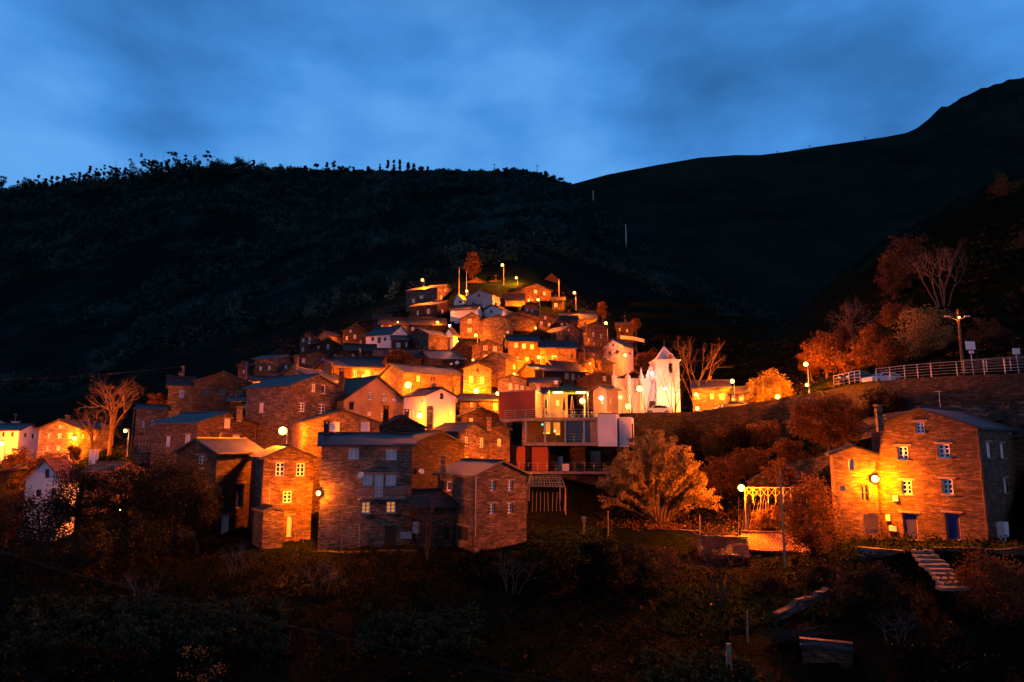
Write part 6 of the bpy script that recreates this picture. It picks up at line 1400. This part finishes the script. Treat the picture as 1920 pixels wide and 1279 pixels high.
for k, (px, yt, yb_, hw, Y, lab) in enumerate([(1290, 790, 850, 30, 96, 'ivy-like bush against the retaining wall right of the golden tree'), (1345, 800, 880, 34, 95, 'tall dark bush against the retaining wall under the low lamp'),
    (1390, 790, 850, 30, 94, 'dark bush against the retaining wall, third from the golden tree'), (1435, 785, 850, 34, 92, 'dark bush at the retaining wall below the road edge lamp'), (1660, 722, 790, 40, 69, 'dark scrub against the road wall behind the banded chimney'), (1210, 800, 850, 28, 95, 'dark bush behind the top of the golden tree')]):
    tree('wall_shrub', lab, px, yt, yb_, hw, Y, 'leaf_rust' if k % 2 else 'weed_brown', .9, seed=300 + k, group='bushes against the retaining wall', cat='shrub')
# village shrubs
tree('small_tree', 'rust coloured tree at the right rim of the village top', 1130, 562, 596, 11, 150, 'leaf_rust', .9, seed=60)
tree('small_tree', 'narrow rust tree right of the rim lamp', 1192, 592, 625, 9, 148, 'leaf_rust', .9, seed=61)
tree('small_tree', 'rusty tree behind the tallest hilltop lamp, left side', 886, 468, 522, 17, 182, 'leaf_rust', .9, seed=62)
tree('bushy_tree', 'dark bush below the rightmost hilltop lamp', 1068, 573, 594, 14, 152, 'leaf_dark', 1.0, seed=63)
tree('bushy_tree', 'reddish bush covering the low roofs left of centre', 745, 655, 690, 26, 112, 'leaf_rust', 1.1, seed=64)
tree('bushy_tree', 'small bush beside the big glaring lamp left of centre', 730, 670, 688, 12, 108, 'leaf_rust', 1.0, seed=65)
tree('bushy_tree', 'rust trees row beyond the yellow-lit white house', 1215, 655, 700, 26, 128, 'leaf_rust', .9, seed=66)
tree('small_tree', 'reddish sapling left of the church tower top', 1200, 660, 700, 10, 118, 'leaf_rust', .9, seed=67)
# foreground shrubs
FG = 'shrubs in the dark foreground gardens'
tree('conifer_shrub', 'dark upright conifer in the middle of the bottom gardens', 1118, 1000, 1180, 46, 45, 'leaf_dark', 1.4, seed=70, group=FG)
tree('bushy_tree', 'brownish leafy shrub right of the dark conifer', 1190, 1005, 1150, 42, 45.5, 'leaf_olive', 1.0, seed=71, group=FG)
tree('bushy_tree', 'dark rounded hedge left of the dark conifer', 1020, 1020, 1120, 70, 46, 'leaf_dark', 1.2, seed=72, group=FG)
tree('bushy_tree', 'dark ivy mound in front of the drainpipe house', 905, 1032, 1110, 60, 47, 'leaf_dark', 1.1, seed=73, group=FG)
tree('olive_tree', 'grey-green olive tree left of the garden steps', 1640, 1045, 1190, 66, 38.5, 'leaf_olive', 1.4, seed=74, group=FG)
tree('olive_tree', 'rust tinted olive tree at the bottom right edge', 1860, 1030, 1190, 78, 38, 'leaf_rust', 1.3, seed=75, group=FG)
tree('bushy_tree', 'shrub with pale flowers below the tiled shed', 1540, 1050, 1115, 45, 43, 'leaf_olive', 1.0, seed=76, group=FG)
tree('bushy_tree', 'low shrub in front of the tiled shed wall', 1450, 1070, 1125, 45, 43, 'leaf_olive', 1.0, seed=78, group=FG)
tree('weedy_shrub', 'tall yellowish weeds at the bottom left of centre', 370, 1195, 1290, 42, 27, 'leaf_gold', .45, seed=79, size=.04, trunk=False, cat='shrub', group=FG)
tree('weedy_shrub', 'pinkish dry weeds at the bottom right of centre', 1150, 1235, 1300, 60, 27, 'leaf_olive', .6, seed=80, size=.05, trunk=False, cat='shrub', group=FG)
tree('weedy_shrub', 'dry brown hedge under the balcony house gardens', 590, 1075, 1130, 85, 46, 'leaf_gold', .6, seed=81, size=.06, cat='shrub', group=FG)
tree('bushy_tree', 'dark shrub mass at the bottom right corner', 1780, 1190, 1300, 110, 30, 'leaf_dark', 1.2, seed=82, group=FG)
tree('bushy_tree', 'dark shrub at the left below the gardens', 150, 1200, 1300, 110, 27, 'leaf_dark', 1.0, seed=83, group=FG)
bp_ = thing('brush_pile', gpt(1490, 36) , 'heap of cut branches by the squat stone hut', 'brush pile'); mb = MB(); c = pt(1490, 1195, 35)
for k in range(90): 
    d = Vector((rnd.uniform(-1, 1), rnd.uniform(-.6, .6), rnd.uniform(-.1, .35))).normalized(); q = c + Vector((rnd.uniform(-.8, .8), rnd.uniform(-.5, .5), rnd.uniform(-.4, .3))); mb.tube(q - d * rnd.uniform(.5, 1.3), q + d * rnd.uniform(.5, 1.3), .02, .012, 4)
mb.build('cut_branches', 'bark', bp_)

def stuff_scatter(name, mat, regions, size, per, crad, seed, h=(.3, .9), kind='stuff', up=.0):
    rng = np.random.default_rng(seed); C_ = []; Rr = []
    for (u0, u1, y0, y1, n) in regions:
        for _ in range(n):
            Y = rng.uniform(y0, y1); u = rng.uniform(u0, u1); x = (u - 960) / F * Y
            ok = True
            for cs, zb in FOOT:
                cc = sum(cs, Vector((0, 0))) / 4
                if (cc - Vector((x, Y))).length < 4.2: ok = False; break
            if not ok: continue
            g = gz(x, Y); hh = rng.uniform(*h); C_.append((x, Y, g + hh * .5)); Rr.append(crad * rng.uniform(.6, 1.4))
    C_ = np.array(C_); Rr = np.array(Rr); v, f = leaves(C_, Rr, per, size, rng, (1, 1, .75), up); o = raw_mesh(name, v, f, mat); tag(o, kind=kind); return o
stuff_scatter('kale_plants', 'leaf_kale', [(60, 560, 33, 41, 420), (690, 910, 33, 40, 200), (1190, 1420, 28, 33, 160)], .10, 18, .32, 5, (.3, 1.0), up=.3)
stuff_scatter('undergrowth', 'leaf_dark', [(-150, 2100, 27, 56, 2600), (-150, 560, 56, 100, 900), (1120, 1640, 66, 97, 900), (1560, 2050, 59, 90, 500)], .11, 16, .55, 6, (.1, .8))
stuff_scatter('weeds', 'weed_brown', [(380, 1000, 42, 55, 500), (1000, 2050, 34, 56, 500), (-150, 400, 44, 60, 400), (600, 1150, 56, 80, 300)], .07, 14, .45, 17, (.1, .9))
stuff_scatter('dry_weeds', 'leaf_rust', [(1120, 1620, 62, 97, 1000), (-150, 420, 66, 110, 450), (1440, 2050, 70, 130, 900), (1000, 1500, 120, 175, 700), (430, 800, 125, 185, 500)], .10, 12, .5, 7, (.1, .9))
stuff_scatter('grass', 'leaf_green', [(1560, 1960, 45.5, 50, 900), (1230, 1440, 37, 47, 1500), (1420, 1600, 37, 44, 900), (1400, 1640, 64, 78, 500), (960, 1150, 55, 64, 700)], .06, 10, .22, 8, (.02, .16), up=1.5)
# wooded hillside: one mass nobody could count
def hillside():
    rng = np.random.default_rng(99); C_ = []; Rr = []; n = 0
    while n < 10500:
        Y = 190 + 285 * rng.uniform(0, 1) ** .8; u = rng.uniform(-260, 1480); 
        if u > 1090 and Y > ridge_Y(u) - 5: continue
        if u > 1000 and Y < 215: continue
        x = (u - 960) / F * Y
        if fbm(np.array([x / 40]), np.array([Y / 40]), 2, 4)[0] < -.22: continue
        top = Y > 440 and u > 560
        hh = rng.uniform(.6, 1.3) if top else rng.uniform(1.2, 4.8); g = gz(x, Y)
        C_.append((x, Y, g + hh * .45)); Rr.append(hh * .55); n += 1
    for _ in range(3200):      # dense low fringe along the crest
        u = rng.uniform(-120, 1045); Y = rng.uniform(452, 468); x = (u - 960) / F * Y
        k = float(np.interp(u, [-120, 150, 235, 260, 400, 500, 560, 700, 780, 940, 1040], [5, 5, 5.5, 8.0, 7.0, 4.5, 2.4, 2.0, 1.4, 2.2, 2.6])); k *= 1 + 1.3 * float(vnoise(np.array([u / 9.0]), np.array([3.0]), 2)[0]); hh = k * rng.uniform(.2, 1.05); C_.append((x, Y, gz(x, Y) + hh * .8)); Rr.append(.5 + hh * .22)
    v, f = leaves(np.array(C_), np.array(Rr), 20, .55, rng, (1, 1, 1)); tag(raw_mesh('woodland', v, f, 'scrub'), kind='stuff')
hillside()
# trees along the ridge, each its own
def ridge_tree(px, top, w, kind, label, group):
    rng = np.random.default_rng(int(px * 10) + 5000); Y = 463; g = gpt(px, Y); z1 = float(zr(top, Y)); h = max(z1 - g.z, 2.5); root = thing('ridge_tree', g, label, 'tree', group)
    wx = w / F * Y; cs = []
    if kind == 'c':      # pointed
        for i in range(16): t = rng.uniform(.02, 1); cs.append((g.x + rng.normal() * wx * .4 * (1.05 - t), Y + rng.normal() * wx * .3 * (1.05 - t), g.z + h * t))
        rad = np.full(16, wx * .42)
    elif kind == 't':    # tall stem, tufts
        for i in range(12): t = rng.uniform(.55, 1); cs.append((g.x + rng.normal() * wx * .42, Y + rng.normal() * wx * .3, g.z + h * t))
        rad = np.full(12, wx * .35)
    elif kind == 's':    # dead spar
        cs = [(g.x, Y, g.z + h * .3)]; rad = np.array([.4])
    else:
        for i in range(18): t = rng.uniform(.05, .95); cs.append((g.x + rng.normal() * wx * .45, Y + rng.normal() * wx * .4, g.z + h * t))
        rad = np.full(18, wx * .55)
    v, f = leaves(np.array(cs), rad, 60, .40, rng); raw_mesh('crown', v, f, 'leaf_dark', root)
    mb = MB(); mb.tube(g + Vector((0, 0, -1)), g + Vector((0, 0, h * (.98 if kind in 's' else .85))), .16 if kind != 's' else .10, .07, 5); mb.build('trunk', 'bark', root)
named = [(387, 283, 9, 't', 'tallest tufted tree on the left ridge'), (322, 284, 9, 't', 'tall tufted tree left of the tallest one on the ridge'), (346, 291, 7, 'c', 'pointed tree between the two tallest ridge trees'), (248, 297, 8, 'r', 'dense tree starting the high group on the left ridge'),
         (265, 291, 7, 't', 'thin tufted tree beside the dense ridge tree'), (364, 290, 4, 't', 'slender spindly tree left of the tallest ridge tree'), (447, 297, 9, 'r', 'rounded tree right of the tallest ridge tree'), (474, 300, 5, 't', 'small spindly tree at the end of the high ridge group'),
         (166, 312, 7, 'c', 'pointed tree standing out on the left ridge slope'), (193, 309, 6, 'c', 'pointed tree near the dense ridge group'), (70, 325, 5, 'c', 'narrow conifer low on the left ridge'), (3, 330, 7, 'r', 'tree at the very left edge of the ridge'),
         (592, 307, 6, 't', 'left of three small trees in the middle ridge'), (612, 304, 6, 'c', 'pointed middle one of three small trees on the ridge'), (627, 303, 6, 't', 'right of three small trees in the middle ridge'),
         (727, 301, 6, 'c', 'first of the central row of pointed ridge trees'), (738, 300, 6, 'c', 'second of the central row of pointed ridge trees'), (749, 300, 6, 'c', 'third of the central row of pointed ridge trees'), (765, 306, 7, 'c', 'fourth of the central row of pointed ridge trees'), (776, 306, 6, 'c', 'fifth and last of the central row of pointed ridge trees'),
         (802, 313, 5, 'c', 'small lone tree right of the central ridge row'), (712, 308, 4, 'c', 'small tree left of the central ridge row'), (966, 315, 7, 'r', 'leafy tree between the two ridge poles'), (983, 319, 6, 'r', 'lower leafy tree between the two ridge poles'), (1023, 322, 5, 'r', 'small tree right of the right ridge pole'), (1014, 325, 5, 'r', 'lower small tree beside the right ridge pole'), (948, 315, 5, 't', 'thin tree right of the left ridge pole')]
for a in named: ridge_tree(a[0], a[1], a[2], a[3], a[4], 'trees standing on the far ridge')
more = [(-20, 338), (32, 338), (45, 334), (55, 336), (84, 336), (95, 330), (104, 331), (118, 330), (127, 330), (135, 325), (147, 324), (156, 322), (176, 319), (183, 316), (205, 311), (214, 312), (222, 313), (233, 315), (276, 297), (284, 299), (292, 300), (301, 305), (311, 302), (332, 303), (355, 302), (372, 302), (398, 302), (408, 306), (424, 308), (436, 308), (459, 306), (487, 312), (502, 315), (524, 313), (560, 314), (572, 312), (640, 311), (650, 314), (665, 314), (690, 313), (790, 314), (828, 317), (858, 318), (880, 318), (934, 318), (958, 319), (975, 320), (992, 322), (1002, 323), (1035, 330), (1050, 334)]
REFS = [(3, 'tree at the left picture edge'), (70, 'narrow low conifer'), (166, 'pointed tree standing out'), (193, 'pointed tree near the dense group'), (248, 'dense tree of the high group'), (387, 'tallest ridge tree'), (447, 'round tree after the tallest'),
        (474, 'last tree of the high group'), (612, 'pointed middle one of three trees'), (738, 'five pointed central trees'), (802, 'small lone tree'), (927, 'left crossarm pole'), (1007, 'right crossarm pole')]
ORD = ['first', 'second', 'third', 'fourth', 'fifth', 'sixth', 'seventh', 'eighth', 'ninth', 'tenth']
near_ = {}
for px, top in more:
    r_ = min(REFS, key=lambda q: abs(q[0] - px)); near_.setdefault((r_[1], px > r_[0]), []).append((abs(px - r_[0]), px, top))
for (ref, right), lst in near_.items():
    for k, (_, px, top) in enumerate(sorted(lst)):
        kd = rnd.choice('crrt'); ridge_tree(px, top, rnd.uniform(4, 7.5), kd, 'small %s ridge tree, %s to the %s of the %s' % ({'c': 'pointed', 'r': 'rounded', 't': 'tufted'}[kd], ORD[k], 'right' if right else 'left', ref), 'small fringe trees on the far ridge')
for k, (px, top) in enumerate(((214, 296), (288, 290), (304, 281), (418, 296), (465, 293))): ridge_tree(px, top, 2, 's', 'thin dead trunk above the left ridge, %s from the left' % ORD[k], 'dead trunks on the left ridge')
finish_terrain()
